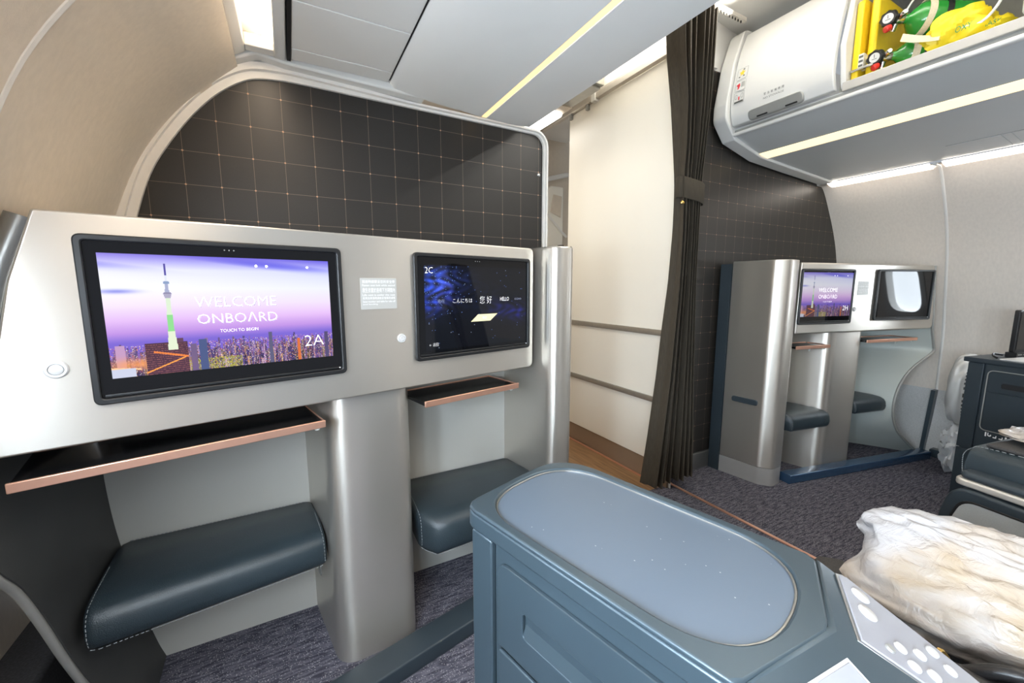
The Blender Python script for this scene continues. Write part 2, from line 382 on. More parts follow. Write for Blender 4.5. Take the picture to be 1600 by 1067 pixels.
# left sidewall (curved fuselage lining)
PL = spline([(-.09,1.705),(-.165,1.635),(-.245,1.55),(-.33,1.42),(-.395,1.26),(-.455,1.08),(-.52,.85),(-.58,.60),(-.63,.36),(-.64,.18)], 5)
def sheet(prof, dx):
    return [(p[0], p[1]) for p in prof]+[(p[0]+dx, p[1]) for p in prof[::-1]]
b = MB(); extr_y(sheet(PL, -.05), .937, 1.535, b)
extr_y(sheet(PL, -.05), YR, .926, b)
wl = b.build('wall_left', M['side'], kind='structure')
b = MB(); b.tube([(p[0]-.004, .9315, p[1]) for p in PL], .0075, 8); b.build('seam_strip', M['sidetrim'], parent=wl)
b = MB(); b.box((-1.0, YR, 0), (-.535, 1.5, .23)); b.build('baseboard_left', M['plinth'], kind='structure', bevel=.01)

# right sidewall with a real window opening strip: profile in (x,z)
PR = spline([(3.13,1.745),(3.215,1.735),(3.324,1.6),(3.431,1.433),(3.503,1.264),(3.57,1.0),(3.625,.75),(3.645,.42)], 5)
PRL = [(3.645,.42),(3.64,.3),(3.615,.1),(3.605,.0)]
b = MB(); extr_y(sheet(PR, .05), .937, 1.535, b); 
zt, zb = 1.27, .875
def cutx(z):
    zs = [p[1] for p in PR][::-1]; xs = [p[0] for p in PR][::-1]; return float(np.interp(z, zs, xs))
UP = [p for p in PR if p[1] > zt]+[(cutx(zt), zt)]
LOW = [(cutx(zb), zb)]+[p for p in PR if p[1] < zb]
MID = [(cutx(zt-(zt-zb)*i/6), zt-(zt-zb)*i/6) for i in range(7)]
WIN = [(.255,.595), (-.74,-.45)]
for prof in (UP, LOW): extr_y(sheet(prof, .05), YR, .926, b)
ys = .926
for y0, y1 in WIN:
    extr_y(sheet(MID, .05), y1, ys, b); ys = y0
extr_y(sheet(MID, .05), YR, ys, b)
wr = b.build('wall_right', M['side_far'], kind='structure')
b = MB(); b.tube([(p[0]+.004, .9315, p[1]) for p in PR], .009, 8); b.build('seam_strip', M['white'], parent=wr)
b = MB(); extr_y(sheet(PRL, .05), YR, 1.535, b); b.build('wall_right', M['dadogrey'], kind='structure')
b = MB(); b.prism([(.921,.42),(.941,.42),(.955,0),(.935,0)], 3.590, 3.642, lambda a, bb, c: Vector((c - (.42-bb)*.05, a, bb)))
b.build('trim_3', M['teal'], kind='structure')
b = MB(); b.box((3.54, .70, 0), (3.60, .90, .05)); b.build('baseboard_right', M['teal'], kind='structure', bevel=.006)
# windows in the right sidewall (the nearest is the one mirrored in the forward monitor)
k = 0
for y0, y1 in WIN:
    k += 1
    b = MB()
    Tw = lambda a, bb, c: Vector((cutx(bb)+c, a, bb))
    o = rrect(y0-.005, y1+.005, zb-.005, zt+.005, .02, 5); i = rrect(y0+.035, y1-.035, zb+.03, zt-.03, .10, 5)
    b.ring(o, i, -.004, .045, Tw); w = b.build('window_%d' % k, M['white'], kind='structure')
    b = MB(); b.prism(rrect(y0+.02, y1-.02, zb+.015, zt-.015, .10, 5), .046, .050, Tw); b.build('pane', M['sky'], parent=w)

# windows in the left sidewall, beside and behind the camera
for y0, y1 in ((.50,.79), (-.03,.26), (-.56,-.27), (-1.09,-.80)):
    k += 1
    def cutl(z): zs = [p[1] for p in PL][::-1]; xs = [p[0] for p in PL][::-1]; return float(np.interp(z, zs, xs))
    Tw = lambda a, bb, c: Vector((cutl(bb)+c, a, bb))
    b = MB(); b.ring(rrect(y0-.01,y1+.01,.90,1.26,.06,5), rrect(y0+.03,y1-.03,.935,1.225,.10,5), -.004, .012, Tw); w = b.build('window_%d' % k, M['white'], kind='structure')
    b = MB(); b.prism(rrect(y0+.022,y1-.022,.93,1.232,.10,5), -.001, .003, Tw); b.build('pane', M['skyleft' if y0 > .3 else 'skyrear'], parent=w)

# left bulkhead
def offs(P, d):
    out = []
    for i in range(len(P)):
        a = Vector(P[max(0,i-1)]); c = Vector(P[min(len(P)-1,i+1)]); t = (c-a).normalized(); out.append((P[i][0]+t.y*d(i), P[i][1]-t.x*d(i)))
    return out
edge = [(.962,.0),(.962,.6),(.962,1.2),(.962,1.63)]+[(.962-.048*(1-math.cos(t)), 1.648+.048*math.sin(t)) for t in [math.pi/2*j/8 for j in range(1,9)]]
edge += [(.7,1.697),(.4,1.698),(.1,1.700)] + spline([(.03,1.699),(-.03,1.692),(-.078,1.676),(-.145,1.627),(-.21,1.555),(-.27,1.468),(-.315,1.385),(-.354,1.268),(-.41,1.06),(-.45,.85),(-.47,.6),(-.47,.0)], 5)
XZ = lambda a, bb, c: Vector((a, c, bb))
b = MB(); b.prism(edge, YB, YB+.02, XZ); wfl = b.build('wall_front_left', M['bulk'], kind='structure', smooth=0, origin=(0,0,0))
def wid(i):
    x, z = edge[i]
    return .014 if x > .3 else (.014+.026*min(1, (.3-x)/.35))
out1 = offs(edge, lambda i: wid(i))
mid1 = offs(edge, lambda i: wid(i)*.5)
b = MB()
n = len(edge)
def strip_ring(mb, P, Q, y0, y1):
    k = len(P); vs = [Vector((p[0], y, p[1])) for y in (y0, y1) for p in list(P)]+[Vector((p[0], y, p[1])) for y in (y0, y1) for p in list(Q)]
    fs = []
    for i in range(k-1):
        fs += [(i,i+1,2*k+i+1,2*k+i), (k+i,k+i+1,3*k+i+1,3*k+i), (i,i+1,k+i+1,k+i), (2*k+i,2*k+i+1,3*k+i+1,3*k+i)]
    fs += [(0,k,3*k,2*k), (k-1,2*k-1,4*k-1,3*k-1)]
    mb.add(vs, fs)
strip_ring(b, edge, mid1, YB-.010, YB+.03); strip_ring(b, mid1, out1, YB-.024, YB+.03)
b.build('edge_trim', M['sidetrim'], parent=wfl)
b = MB(); b.lathe([(.007,0),(.007,.003),(.004,.005)], (.943,YB,1.542), (0,-1,0), 14); b.build('bolt', M['steel'], parent=wfl)
# white ceiling closeout between bulkhead and bin
b = MB(); b.prism([(-.10,1.705),(-.04,1.735),(.03,1.725),(.45,1.715),(.45,1.74),(0,1.78),(-.10,1.76)], YB-.06, YB+.02, XZ); b.build('trim_4', M['white'], kind='structure', bevel=.006)

# right bulkhead
rb = [(1.76,.10),(3.60,.10),(3.63,.8)]+[(p[0]+.012,p[1]) for p in PR[::-1] if p[1] > .9]+[(3.0,1.9),(2.3,2.20),(1.76,2.20)]
b = MB(); b.prism(rb, YB, YB+.03, XZ); wfr = b.build('wall_front_right', M['bulk'], kind='structure', smooth=0, origin=(0,0,0))
b = MB(); b.box((1.76,YB-.012,0),(2.6,YB+.02,.10)); b.build('baseboard_front_right', M['silver_dark'], kind='structure', bevel=.002)
b = MB(); b.box((1.735,1.402,0),(1.740,1.414,.10)); b.build('trim_5', M['white'], kind='structure')
b = MB(); b.box((1.76,YB,2.20),(2.6,YB+.03,2.46)); b.box((1.76,YB-.02,2.20),(2.02,YB,2.215)); b.build('wall_front_upper', M['white'], kind='structure')

# galley side wall in cream laminate along the aisle
b = MB(); b.box((1.715,1.415,.118),(1.745,2.34,2.20)); wg = b.build('wall_inner', M['cream'], kind='structure', bevel=.003)
for z in (.838, .469):
    b = MB(); b.prism(rrect(z-.016, z+.016, 1.703, 1.715, .004, 2), 1.42, 2.335, lambda a, bb, c: Vector((bb, c, a))); b.build('rub_rail', M['rail'], parent=wg)
b = MB(); b.lathe([(.006,0),(.006,.002),(.003,.003)], (1.715,2.30,1.35), (-1,0,0), 10); b.build('bolt', M['rail'], parent=wg)
b = MB(); b.box((1.722,1.415,0),(1.745,2.40,.118)); b.build('baseboard_inner', M['brown'], kind='structure')
b = MB(); b.box((1.75,YB+.035,0),(3.6,2.34,2.5)); b.build('wall_inner', M['cream'], kind='structure')

# ceiling of the cabin and of the entrance
def ceil_fn(u, v):
    x = .55+u*1.75; return Vector((x, YR+v*(1.62-YR), 2.40+.07*math.sin(math.pi*u)))
b = MB(); b.slab(ceil_fn, 14, 2, (0,0,.03)); b.build('ceiling', M['ceilwhite'], kind='structure')
def ent_fn(u, v):
    t = min(1, v*2.2); y = 1.62+v*1.5; z = 2.44-.12*(t*t*(3-2*t)); return Vector((.3+u*1.9, y, z))
b = MB(); b.slab(ent_fn, 2, 24, (0,0,.03)); b.build('ceiling', M['ceilwhite'], kind='structure')
b = MB(); b.box((1.38,1.86,2.150),(1.565,2.11,2.168)); b.box((1.365,1.84,2.165),(1.575,2.13,2.36)); b.build('ceiling_panel', M['rail'], kind='structure', bevel=.003)
b = MB(); b.box((1.15,2.125,2.150),(1.572,3.0,2.36)); b.build('ceiling_panel', M['beige'], kind='structure')

# far end of the entrance
b = MB(); b.box((.3,3.05,0),(2.7,3.10,2.5)); wf = b.build('wall_far', M['beige'], kind='structure')
b = MB(); b.prism([(1.90,1.42),(2.16,1.42),(2.16,1.94),(2.03,1.94),(1.90,1.86)], 3.02, 3.05, XZ)
b.build('door_lining', M['cream'], parent=wf, bevel=.008)
b = MB(); b.prism([(2.02,1.72),(2.13,1.68),(2.14,1.86),(2.05,1.87)], 3.012, 3.02, XZ); b.build('lining_cover', M['beige'], parent=wf, bevel=.004)
b = MB(); b.tube([(1.86,3.02,1.95),(2.2,3.02,2.05)], .02, 8); b.tube([(1.86,3.02,1.82),(2.14,3.02,1.56),(2.2,3.02,1.52)], .012, 8); b.build('grab_strip', M['white'], parent=wf)
b = MB(); b.box((1.86,3.0,.0),(2.3,3.05,1.42)); b.build('galley_front', M['brown'], parent=wf)
b = MB(); b.box((2.09,2.96,.6),(2.13,3.0,1.44)); b.build('latch_frame', M['gap'], parent=wf)
b = MB(); b.box((.3,1.56,0),(.34,3.05,2.3)); b.build('wall_entry_left', M['beige'], kind='structure')

# curtain track along the galley wall top
t = thing('curtain_track', (1.71,2.2,2.2), 'pale aluminium track running along the top of the cream wall', 'track')
b = MB(); b.box((1.69,1.47,2.203),(1.722,2.95,2.236)); b.box((1.700,1.47,2.236),(1.712,2.95,2.252)); b.build('track', M['champ'], t, bevel=.003)
b = MB(); b.box((1.683,2.05,2.190),(1.726,2.085,2.240)); b.build('joint_bracket', M['white'], t, bevel=.003)
for y in (2.13, 2.30):
    b = MB(); b.box((1.695,y,2.170),(1.714,y+.022,2.204)); b.build('hanger', M['greyplastic'], t, bevel=.002)
t = thing('entrance_light', (1.53,2.4,2.14), 'white oblong ceiling light above the entrance, beyond the grid bulkhead', 'light')
b = MB(); b.prism(rrect(1.455,1.572,2.20,2.66,.05,6), 2.140, 2.150); b.build('diffuser', M['lamp_white'], t)
# ------------------------------------------------------------------ left overhead bin (seen from below)
t = thing('overhead_bin', (.45,-.5,1.70), 'long white overhead bin above the near seats, seen from below with thin warm light line', 'overhead bin')
b = MB(); prof = [(.034,1.765),(.85,1.72),(.872,1.705),(.895,1.74),(.91,1.85),(.88,2.10),(.80,2.36),(.55,2.46),(.034,2.46)]
extr_y(prof, YR, 1.44, b); b.build('bin_body', M['white'], t, bevel=.006)
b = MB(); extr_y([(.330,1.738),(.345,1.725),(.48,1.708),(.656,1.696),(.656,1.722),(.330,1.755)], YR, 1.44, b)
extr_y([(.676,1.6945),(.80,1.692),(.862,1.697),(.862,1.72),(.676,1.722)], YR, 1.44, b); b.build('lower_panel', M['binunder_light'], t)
b = MB(); b.box((.657,YR,1.697),(.675,1.44,1.716)); b.build('light_strip', M['lamp_warm'], t)
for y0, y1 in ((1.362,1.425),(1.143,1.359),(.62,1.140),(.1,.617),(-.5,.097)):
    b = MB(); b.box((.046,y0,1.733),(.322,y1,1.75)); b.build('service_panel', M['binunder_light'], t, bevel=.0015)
b = MB(); b.box((.322,YR,1.742),(.330,1.43,1.76)); b.build('shadow_gap', M['gap'], t)
b = MB(); b.box((.036,YR,1.730),(.046,1.43,1.76)); b.build('hinge_slot', M['gap'], t)
# sidewall lamp beside it
t = thing('sidewall_light', (-.03,.2,1.74), 'bright white sidewall light cove above the near seats, beside the curved tan wall', 'light')
b = MB(); extr_y([(-.092,1.712),(-.066,1.728),(-.066,1.765),(-.092,1.765)], YR, 1.43, b); extr_y([(.004,1.728),(.033,1.728),(.033,1.765),(.004,1.765)], YR, 1.43, b)
b.box((-.066,1.395,1.732),(.004,1.43,1.765)); b.box((-.092,YR,1.765),(.033,1.43,1.775))
b.build('housing', M['white'], t, bevel=.003)
b = MB(); b.prism(rpoly([(-.062,YR),(.003,YR),(.003,1.39),(-.062,1.27)], [0,0,.004,.05], 6), 1.742, 1.747); b.build('diffuser', M['lamp_side'], t)

# ------------------------------------------------------------------ right overhead bin
t = thing('overhead_bin', (2.6,.2,1.76), 'white overhead bin across the aisle with its nearer door open onto oxygen equipment', 'overhead bin')
full = rpoly([(2.10,1.842),(2.012,1.93),(2.012,2.0),(2.05,2.20),(2.12,2.38),(2.9,2.42),(3.20,1.9),(3.20,1.745),(2.692,1.768),(2.35,1.787)], [.02,.05,.05,.2,.05,.05,.05,.01,.3,.1], 5)
b = MB(); extr_y(full, 1.41, 1.485, b); b.build('end_cap', M['white'], t, bevel=.006)
# underside
und = spline([(2.095,1.862),(2.20,1.834),(2.35,1.802),(2.52,1.790),(2.692,1.781),(2.90,1.770),(3.13,1.758)], 4)
b = MB(); extr_y([p for p in und]+[(p[0], p[1]+.03) for p in und[::-1]], YR, 1.41, b); b.build('lower_panel', M['binunder'], t)
b = MB(); b.prism(rrect(2.078,2.10,1.855,1.872,.007,3), YR, 1.41, lambda a, bb, c: Vector((a,c,bb))); b.build('edge_lip', M['white'], t)
b = MB(); extr_y([(2.322,1.8045),(2.400,1.7925),(2.400,1.800),(2.322,1.812)], YR, 1.425, b); b.build('light_strip', M['lamp_bin'], t)
for y0, y1 in ((-.4,.615),(.62,.648),(.652,.83)):
    b = MB(); extr_y([(2.90,1.767),(3.10,1.7565),(3.10,1.772),(2.90,1.783)], y0, y1, b); b.build('service_panel', M['binunder'], t, bevel=.001)
b = MB(); extr_y([(2.895,1.769),(2.901,1.7687),(2.901,1.78),(2.895,1.78)], -.4, .83, b); b.build('panel_seam', M['greyplastic'], t)
# sill behind the lip and body above
b = MB(); b.box((2.092,YR,1.872),(2.12,1.41,1.886)); b.build('shadow_groove', M['greyplastic'], t)
b = MB(); b.box((2.076,YR,1.886),(2.090,.935,1.922)); b.build('bin_sill', M['kick'], t, bevel=.003)
b = MB(); ins = [(2.092,1.915),(2.62,1.915),(2.70,2.05),(2.62,2.34),(2.14,2.36)]
extr_y(ins+[(2.14,2.38),(2.65,2.36),(2.73,2.05),(2.64,1.90),(2.092,1.90)], -.55, .93, b)
b.box((2.10,.93,1.886),(2.70,.955,2.36)); b.box((2.10,-.575,1.886),(2.70,-.55,2.36)); b.build('bin_interior', M['bininside'], t)
b = MB(); b.prism(rpoly([(2.085,1.90),(2.13,1.90),(2.17,2.30),(2.10,2.26),(2.05,2.06)], .02, 3), .925, .945, lambda a, bb, c: Vector((a,c,bb))); b.build('seal', M['white'], t, bevel=.004)
def door_prof(): 
    o = spline([(2.062,1.898),(2.040,1.945),(2.036,2.02),(2.052,2.13),(2.085,2.25),(2.13,2.35)], 5)
    return o+[(p[0]+.028, p[1]) for p in o[::-1]]
b = MB(); extr_y(door_prof(), .955, 1.405, b); door = b.build('door', M['white'], t, bevel=.004)
b = MB(); b.prism(rrect(1.065,1.312,.0,.046,.02,4), -.010, .004, lambda a, bb, c: Vector((2.060-bb*.42+c, a, 1.893+bb*.95)))
b.build('door_handle', M['greyplastic'], door, bevel=.004)
b = MB(); b.prism(rrect(1.09,1.14,.004,.010,.002,2), -.013, -.009, lambda a, bb, c: Vector((2.060-bb*.42+c, a, 1.893+bb*.95)))
b.build('handle_catch', M['black'], door); b = MB(); b.prism(rrect(1.22,1.27,.004,.010,.002,2), -.013, -.009, lambda a, bb, c: Vector((2.060-bb*.42+c, a, 1.893+bb*.95))); b.build('handle_catch', M['black'], door)
_dz = [p[1] for p in door_prof()[:26]]; _dx = [p[0] for p in door_prof()[:26]]
Td = lambda a, bb, c=0: Vector((float(np.interp(bb, _dz, _dx))-.0022-c, -a, bb))
# stickers: a runs toward the viewer's right (falling y)
b = MB()
for z0, z1 in ((2.105,2.160),(2.050,2.098),(1.990,2.043)):
    b.m = 0; b.prism(rrect(-1.388,-1.335,z0,z1,.003,2), 0, .0006, Td)
    b.m = 1; o = rrect(-1.388,-1.335,z0,z1,.003,2); i = rrect(-1.3868,-1.3362,z0+.0012,z1-.0012,.002,2); b.ring(o, i, .0006, .0009, Td)
b.m = 2
cx_, cz_ = -1.362, 2.136
star = [(cx_+(.017 if j % 2 == 0 else .008)*math.cos(math.pi*j/5+.3), cz_+(.017 if j % 2 == 0 else .008)*math.sin(math.pi*j/5+.3)) for j in range(10)]
b.prism(star, .0006, .001, Td)
b.m = 3
for ax, az in ((-1.356,2.152),(-1.374,2.118),(-1.352,2.120)): b.prism(rrect(ax-.004,ax+.004,az-.003,az+.003,.001,2), .0006, .001, Td)
b.m = 4
b.prism([(-1.383,2.080),(-1.366,2.088),(-1.362,2.074),(-1.368,2.060),(-1.374,2.058),(-1.374,2.072)], .0006, .001, Td)
b.prism(rrect(-1.364,-1.358,2.005,2.022,.002,2), .0006, .001, Td)
b.m = 1
for k in range(3): b.prism(rrect(-1.356+.006*k,-1.352+.006*k,2.064,2.090,.001,1), .0006, .0009, Td)
for k in (-1.376,-1.346): 
    b.ring(rrect(k-.006,k+.006,2.012,2.034,.005,3), rrect(k-.004,k+.004,2.014,2.032,.003,3), .0006, .0009, Td)
b.m = 3; b.prism(rrect(-1.384,-1.339,1.993,2.001,.001,1), .0006, .001, Td)
b.build('safety_stickers', [M['white'], M['greyplastic'], M['letter_yellow'], M['letter_dark'], M['letter_red']], door)
b = MB()
for k, ch in enumerate('緊急裝備專用'): b.text(ch, (-1.236+k*.016, -1.226+k*.016, 1.979, 1.990), Td, .0008)
b.text('NO STOWAGE', (-1.238, -1.146, 1.962, 1.970), Td, .0008); b.build('door_lettering', M['letter_dark'], door)
# next bay post at the right end of the opening
b = MB(); extr_y([(2.07,1.925),(2.13,1.925),(2.17,2.32),(2.12,2.33),(2.05,2.06)], .30, .462, b); b.build('bay_post', M['white'], t, bevel=.012)
b = MB(); b.prism(rrect(.53,.61,1.935,1.965,.002,2), 0, .001, lambda a, bb, c: Vector((2.64+(bb-1.886)*.49-c, a, bb))); b.build('bin_placard', M['letter_dark'], t)
for y, z in ((.915,2.24),(.915,2.19)):
    pass
for y, x, z in ((.928,2.25,2.26),(.928,2.30,2.28),(.928,2.26,2.17)):
    b = MB(); b.lathe([(.006,0),(.006,.002)], (x,y,z), (0,-1,0), 10); b.build('rivet', M['gap'], t)
# sidewall wash lights under the bin
for k, (y0, y1) in enumerate(((.955,1.44),(YR,.905))):
    t2 = thing('sidewall_light', (3.16,(y0+y1)/2,1.735), ['short warm white sidewall light under the far bin, beside the dark bulkhead','long warm white sidewall light under the far bin, nearer of the two'][k], 'light')
    b = MB(); extr_y([(3.136,1.746),(3.202,1.733),(3.202,1.739),(3.136,1.752)], y0, y1, b); b.build('diffuser', M['lamp_side_far'], t2)

# ------------------------------------------------------------------ things in the open bin
t = thing('emergency_case', (2.2,.88,1.887), 'flat yellow plastic case standing upright in the open overhead bin', 'case')
b = MB(); b.prism(rrect(2.105,2.40,1.916,2.235,.03,4), .898, .922, lambda a, bb, c: Vector((a,c,bb))); b.build('back_shell', M['yellow'], t, bevel=.006)
b = MB(); b.prism(rrect(2.135,2.42,1.916,2.24,.03,4), .858, .886, lambda a, bb, c: Vector((a,c,bb))); b.build('front_shell', M['yellow'], t, bevel=.008)
b = MB(); b.box((2.112,.805,1.916),(2.20,.858,1.938)); b.build('foot', M['yellow'], t, bevel=.004)
b = MB(); b.box((2.107,.882,1.965),(2.145,.900,2.02)); b.m = 1
for k in range(3): b.box((2.106,.884,1.971+.017*k),(2.108,.898,1.979+.017*k))
b.build('case_label', [M['plate'], M['letter_dark']], t)
b = MB(); b.box((2.128,.853,1.948),(2.175,.858,1.992)); b.build('white_tag', M['plate'], t, bevel=.001)
b = MB(); b.box((2.095,.845,1.955),(2.106,.925,1.965)); b.build('latch', M['steel'], t, bevel=.002)

def bottle(loc, ax, r, L, label, big):
    t = thing('oxygen_bottle', loc, label, 'oxygen bottle', 'oxygen bottles in the open bin')
    o = Vector(loc); ax = Vector(ax).normalized()
    s = ax.cross(Vector((0,0,1))).normalized(); u = s.cross(ax).normalized()
    b = MB(); b.lathe([(.014,0),(.016,.012),(r*.5,.022),(r*.8,.036),(r*.96,.055),(r,.075),(r,L-.04),(r*.9,L-.02),(r*.5,L)], o, ax, 28); b.build('cylinder', M['green'], t)
    b = MB(); b.lathe([(.015,-.04),(.018,-.03),(.018,-.01),(.014,.004)], o, ax, 16)
    b.lathe([(.010,0),(.010,.045),(.007,.05)], o-ax*.02, s, 12); b.lathe([(.009,0),(.009,.04)], o-ax*.02, -u*.8+s*-.3, 12); vb = b.build('valve_body', M['steel'], t)
    # knob with a dial faces back along the axis toward the aisle
    kd = (-ax*.55+Vector((-.75,-.45,-.25))).normalized()
    ko = o-ax*.045
    b = MB(); n = 32; s2 = kd.cross(Vector((0,0,1))).normalized(); u2 = s2.cross(kd)
    def lob(rr): return [(rr*(1+.06*math.cos(8*2*math.pi*j/n))*math.cos(2*math.pi*j/n), rr*(1+.06*math.cos(8*2*math.pi*j/n))*math.sin(2*math.pi*j/n)) for j in range(n)]
    K = frame(ko, s2, u2, kd)
    b.loftpoly([[K(p[0],p[1],h) for p in lob(rr)] for rr, h in ((.020,-.012),(.027,-.006),(.028,.012),(.024,.018))]); kb = b.build('knob', M['black'], t)
    b = MB(); b.lathe([(.017,.018),(.0165,.0195)], ko, kd, 24); b.build('dial_face', M['plate'], kb)
    b = MB(); b.m = 0; b.box((-.001,-.001,.0198),(.001,.011,.0203), K); b.box((-.008,-.006,.0198),(.008,-.004,.0203), K); b.build('dial_hand', M['letter_dark'], kb)
    b = MB(); b.lathe([(.011,0),(.012,.004),(.012,.018),(.009,.021)], o-ax*.035-u*.030+Vector((-.006,0,0)), (-.7,.4,-.5), 16); b.build('red_cap', M['red'], t)
    for h, w, mm in ((.062,.022,'webbing'),(.115 if big else .095,.018,'black')):
        b = MB(); 
        rr = r if h > .07 else r*.985
        ring = [(o+ax*h+(s*math.cos(2*math.pi*j/36)+u*math.sin(2*math.pi*j/36))*(rr+.002)) for j in range(36)]
        vs = []; 
        for dd, hh in ((0,-w/2),(.003,-w/2),(.003,w/2),(0,w/2)):
            vs.append([o+ax*(h+hh)+(s*math.cos(2*math.pi*j/36)+u*math.sin(2*math.pi*j/36))*(rr+.0005+dd) for j in range(36)])
        fl = [p for q in vs for p in q]; fs = []
        for q in range(4):
            for j in range(36): fs.append((q*36+j, q*36+(j+1)%36, ((q+1)%4)*36+(j+1)%36, ((q+1)%4)*36+j))
        b.add(fl, fs); b.build('strap', M[mm], t)
    return t
bottle((2.165,.790,2.112), (.72,-.66,-.14), .060, .24, 'green oxygen bottle lying on top of the other one, beside the yellow case', True)
bottle((2.150,.810,1.985), (.62,-.78,-.05), .052, .26, 'lower green oxygen bottle half hidden behind the bin sill', False)
# white strap pad draped over
b = MB(); b.slab(lambda u, v: Vector((2.118-.014*math.sin(math.pi*u)+.02*v, .775-.12*u, 2.012-.050*u+.034*v*(1-.3*u)-.010*math.sin(3*u))), 10, 4, (.006,0,.002)); 
setp(b.build('strap_pad', M['webbing']), 'white webbing pad draped between the two green oxygen bottles', 'strap')
def blob(c, r, amp, seed, nu=36, nv=18, e=1.0, rot=None):
    rnd = random.Random(seed); W = [(rnd.uniform(1.5,6), rnd.uniform(1.5,6), rnd.uniform(1.5,6), rnd.uniform(0,6.3)) for _ in range(9)]
    c = Vector(c)
    def f(u, v):
        th = 2*math.pi*u; ph = math.pi*(v-.5)
        se = lambda w: math.copysign(abs(w)**e, w)
        d = Vector((se(math.cos(ph))*se(math.cos(th)), se(math.cos(ph))*se(math.sin(th)), se(math.sin(ph))))
        k = 1+amp*sum(math.sin(w[0]*d.x*2+w[1]*d.y*2+w[2]*d.z*2+w[3]) for w in W)/9*2
        p = Vector((d.x*r[0]*k, d.y*r[1]*k, d.z*r[2]*k))
        if rot: p = rot @ p
        return c+p
    return f
t = thing('pouch', (2.17,.63,1.887), 'crumpled yellow nylon pouch with green lettering next to the oxygen bottles', 'pouch')
b = MB(); pf = blob((2.180,.632,1.990), (.065,.085,.070), .30, 11); b.grid(pf, 44, 24, True)
pf2 = blob((2.20,.545,1.955), (.055,.05,.040), .28, 5); b.grid(pf2, 30, 16, True); b.build('pouch_body', M['yellowbag'], t)
b = MB(); Tp = frame((2.1085,.62,1.955), (.05,-1,.05), (.2,0,1), (-1,0,.2))
b.text('OXY', (0,.040,.004,.026), Tp, .0035); b.build('pouch_lettering', M['letter_green'], t); b = MB(); Tp2 = frame((2.146,.565,1.955), (.2,-1,0), (.1,0,1), (-1,0,0)); b.text('MASK', (0,.045,.004,.020), Tp2, .006)
b.build('pouch_lettering', M['letter_green'], t)
t = thing('oxygen_hose', (2.2,.5,2.1), 'thin clear white oxygen hose curving out of the yellow pouch', 'hose')
b = MB(); b.tube(spline([(2.13,.62,1.985),(2.13,.565,1.975),(2.14,.53,2.02),(2.16,.52,2.10),(2.17,.525,2.2),(2.2,.54,2.3)], 8), .0045, 8); b.build('hose', M['clear'], t)
b = MB(); b.tube(spline([(2.20,.80,2.15),(2.21,.77,2.20),(2.23,.70,2.26),(2.26,.60,2.32)], 8), .0035, 8); b.build('hose', M['clear'], t)
b = MB(); b.lathe([(.008,0),(.010,.012),(.006,.03)], (2.195,.81,2.13), (.2,-.3,1), 12); b.build('coupling', M['clear'], t)
# ------------------------------------------------------------------ monitor consoles
R12 = math.radians(12); C12, S12 = math.cos(R12), math.sin(R12)
OL = (.19,1.10,0); TL = frame(OL, (C12,S12,0), (0,0,1), (S12,-C12,0))
OR = (2.363,1.169,0); TR = frame(OR, (C12,-S12,0), (0,0,1), (-S12,-C12,0))
XY = lambda a, bb, c: Vector((a, bb, c))

def shelf(T, s0, s1, c0, c1, z, root):
    b = MB(); b.prism(rrect(s0+.002, s1-.002, c1, c0-.003, .008, 3), z-.006, z+.004, lambda a, bb, c: T(a, c, bb)); sh = b.build('cocktail_shelf', M['blackgloss'], root)
    b = MB(); b.box((s0, z-.009, c0-.003), (s1, z+.009, c0+.003), T)
    b.box((s1-.003, z-.007, c1), (s1, z+.007, c0), T); b.box((s0, z+.002, c1-.002), (s1, z+.007, c1+.001), T)
    b.build('copper_edge', M['copper'], sh, bevel=.0015)
    b = MB(); b.prism(rrect(s1-.045, s1-.033, z-.040, z-.006, .005, 3), c1+.05, c1+.053, T); b.build('bracket', M['clear'], sh)
    b = MB(); b.prism(rrect(s1-.02, s1-.008, z-.02, z-.006, .004, 3), c0-.03, c0-.02, T); b.build('bracket', M['clear'], sh)

def knob(T, s, z, r, root, ring=True):
    b = MB(); o = T(s, z, 0); nrm = T(0,0,1)-T(0,0,0)
    b.lathe([(r,0),(r,.002),(r*.86,.0045),(r*.66,.0045),(r*.62,.002)], o, nrm, 28); k = b.build('call_button', M['knob'], root)
    b = MB(); b.lathe([(r*.58,.001),(r*.58,.0042),(r*.50,.0052)], o, nrm, 24); b.build('button_cap', M['knob'], k)

def placard(T, s0, s1, z0, z1, root):
    b = MB(); b.prism(rrect(s0, s1, z0, z1, .002, 2), 0, .0008, T); p = b.build('placard', M['placard'], root)
    b = MB(); w = s1-s0; h = z1-z0; m = .05*w
    rows = [('就座時請繫妥您的安全帶', .84, .10), ('Fasten seat belt while seated', .74, .065), ('救生衣置於座椅下方隔間內', .54, .15), ('Life vest is under the seat', .43, .065), ('起飛及降落時請收妥螢幕與桌板', .32, .08), ('Stow monitor and table for take off', .22, .065), ('and landing', .13, .06)]
    for s, f, hh in rows:
        x1 = s1-m if s != 'and landing' else s0+.45*w
        b.text(s, (s0+m, x1, z0+h*f, z0+h*(f+hh)), T, .0011)
    b.build('placard_lettering', M['letter'], p)

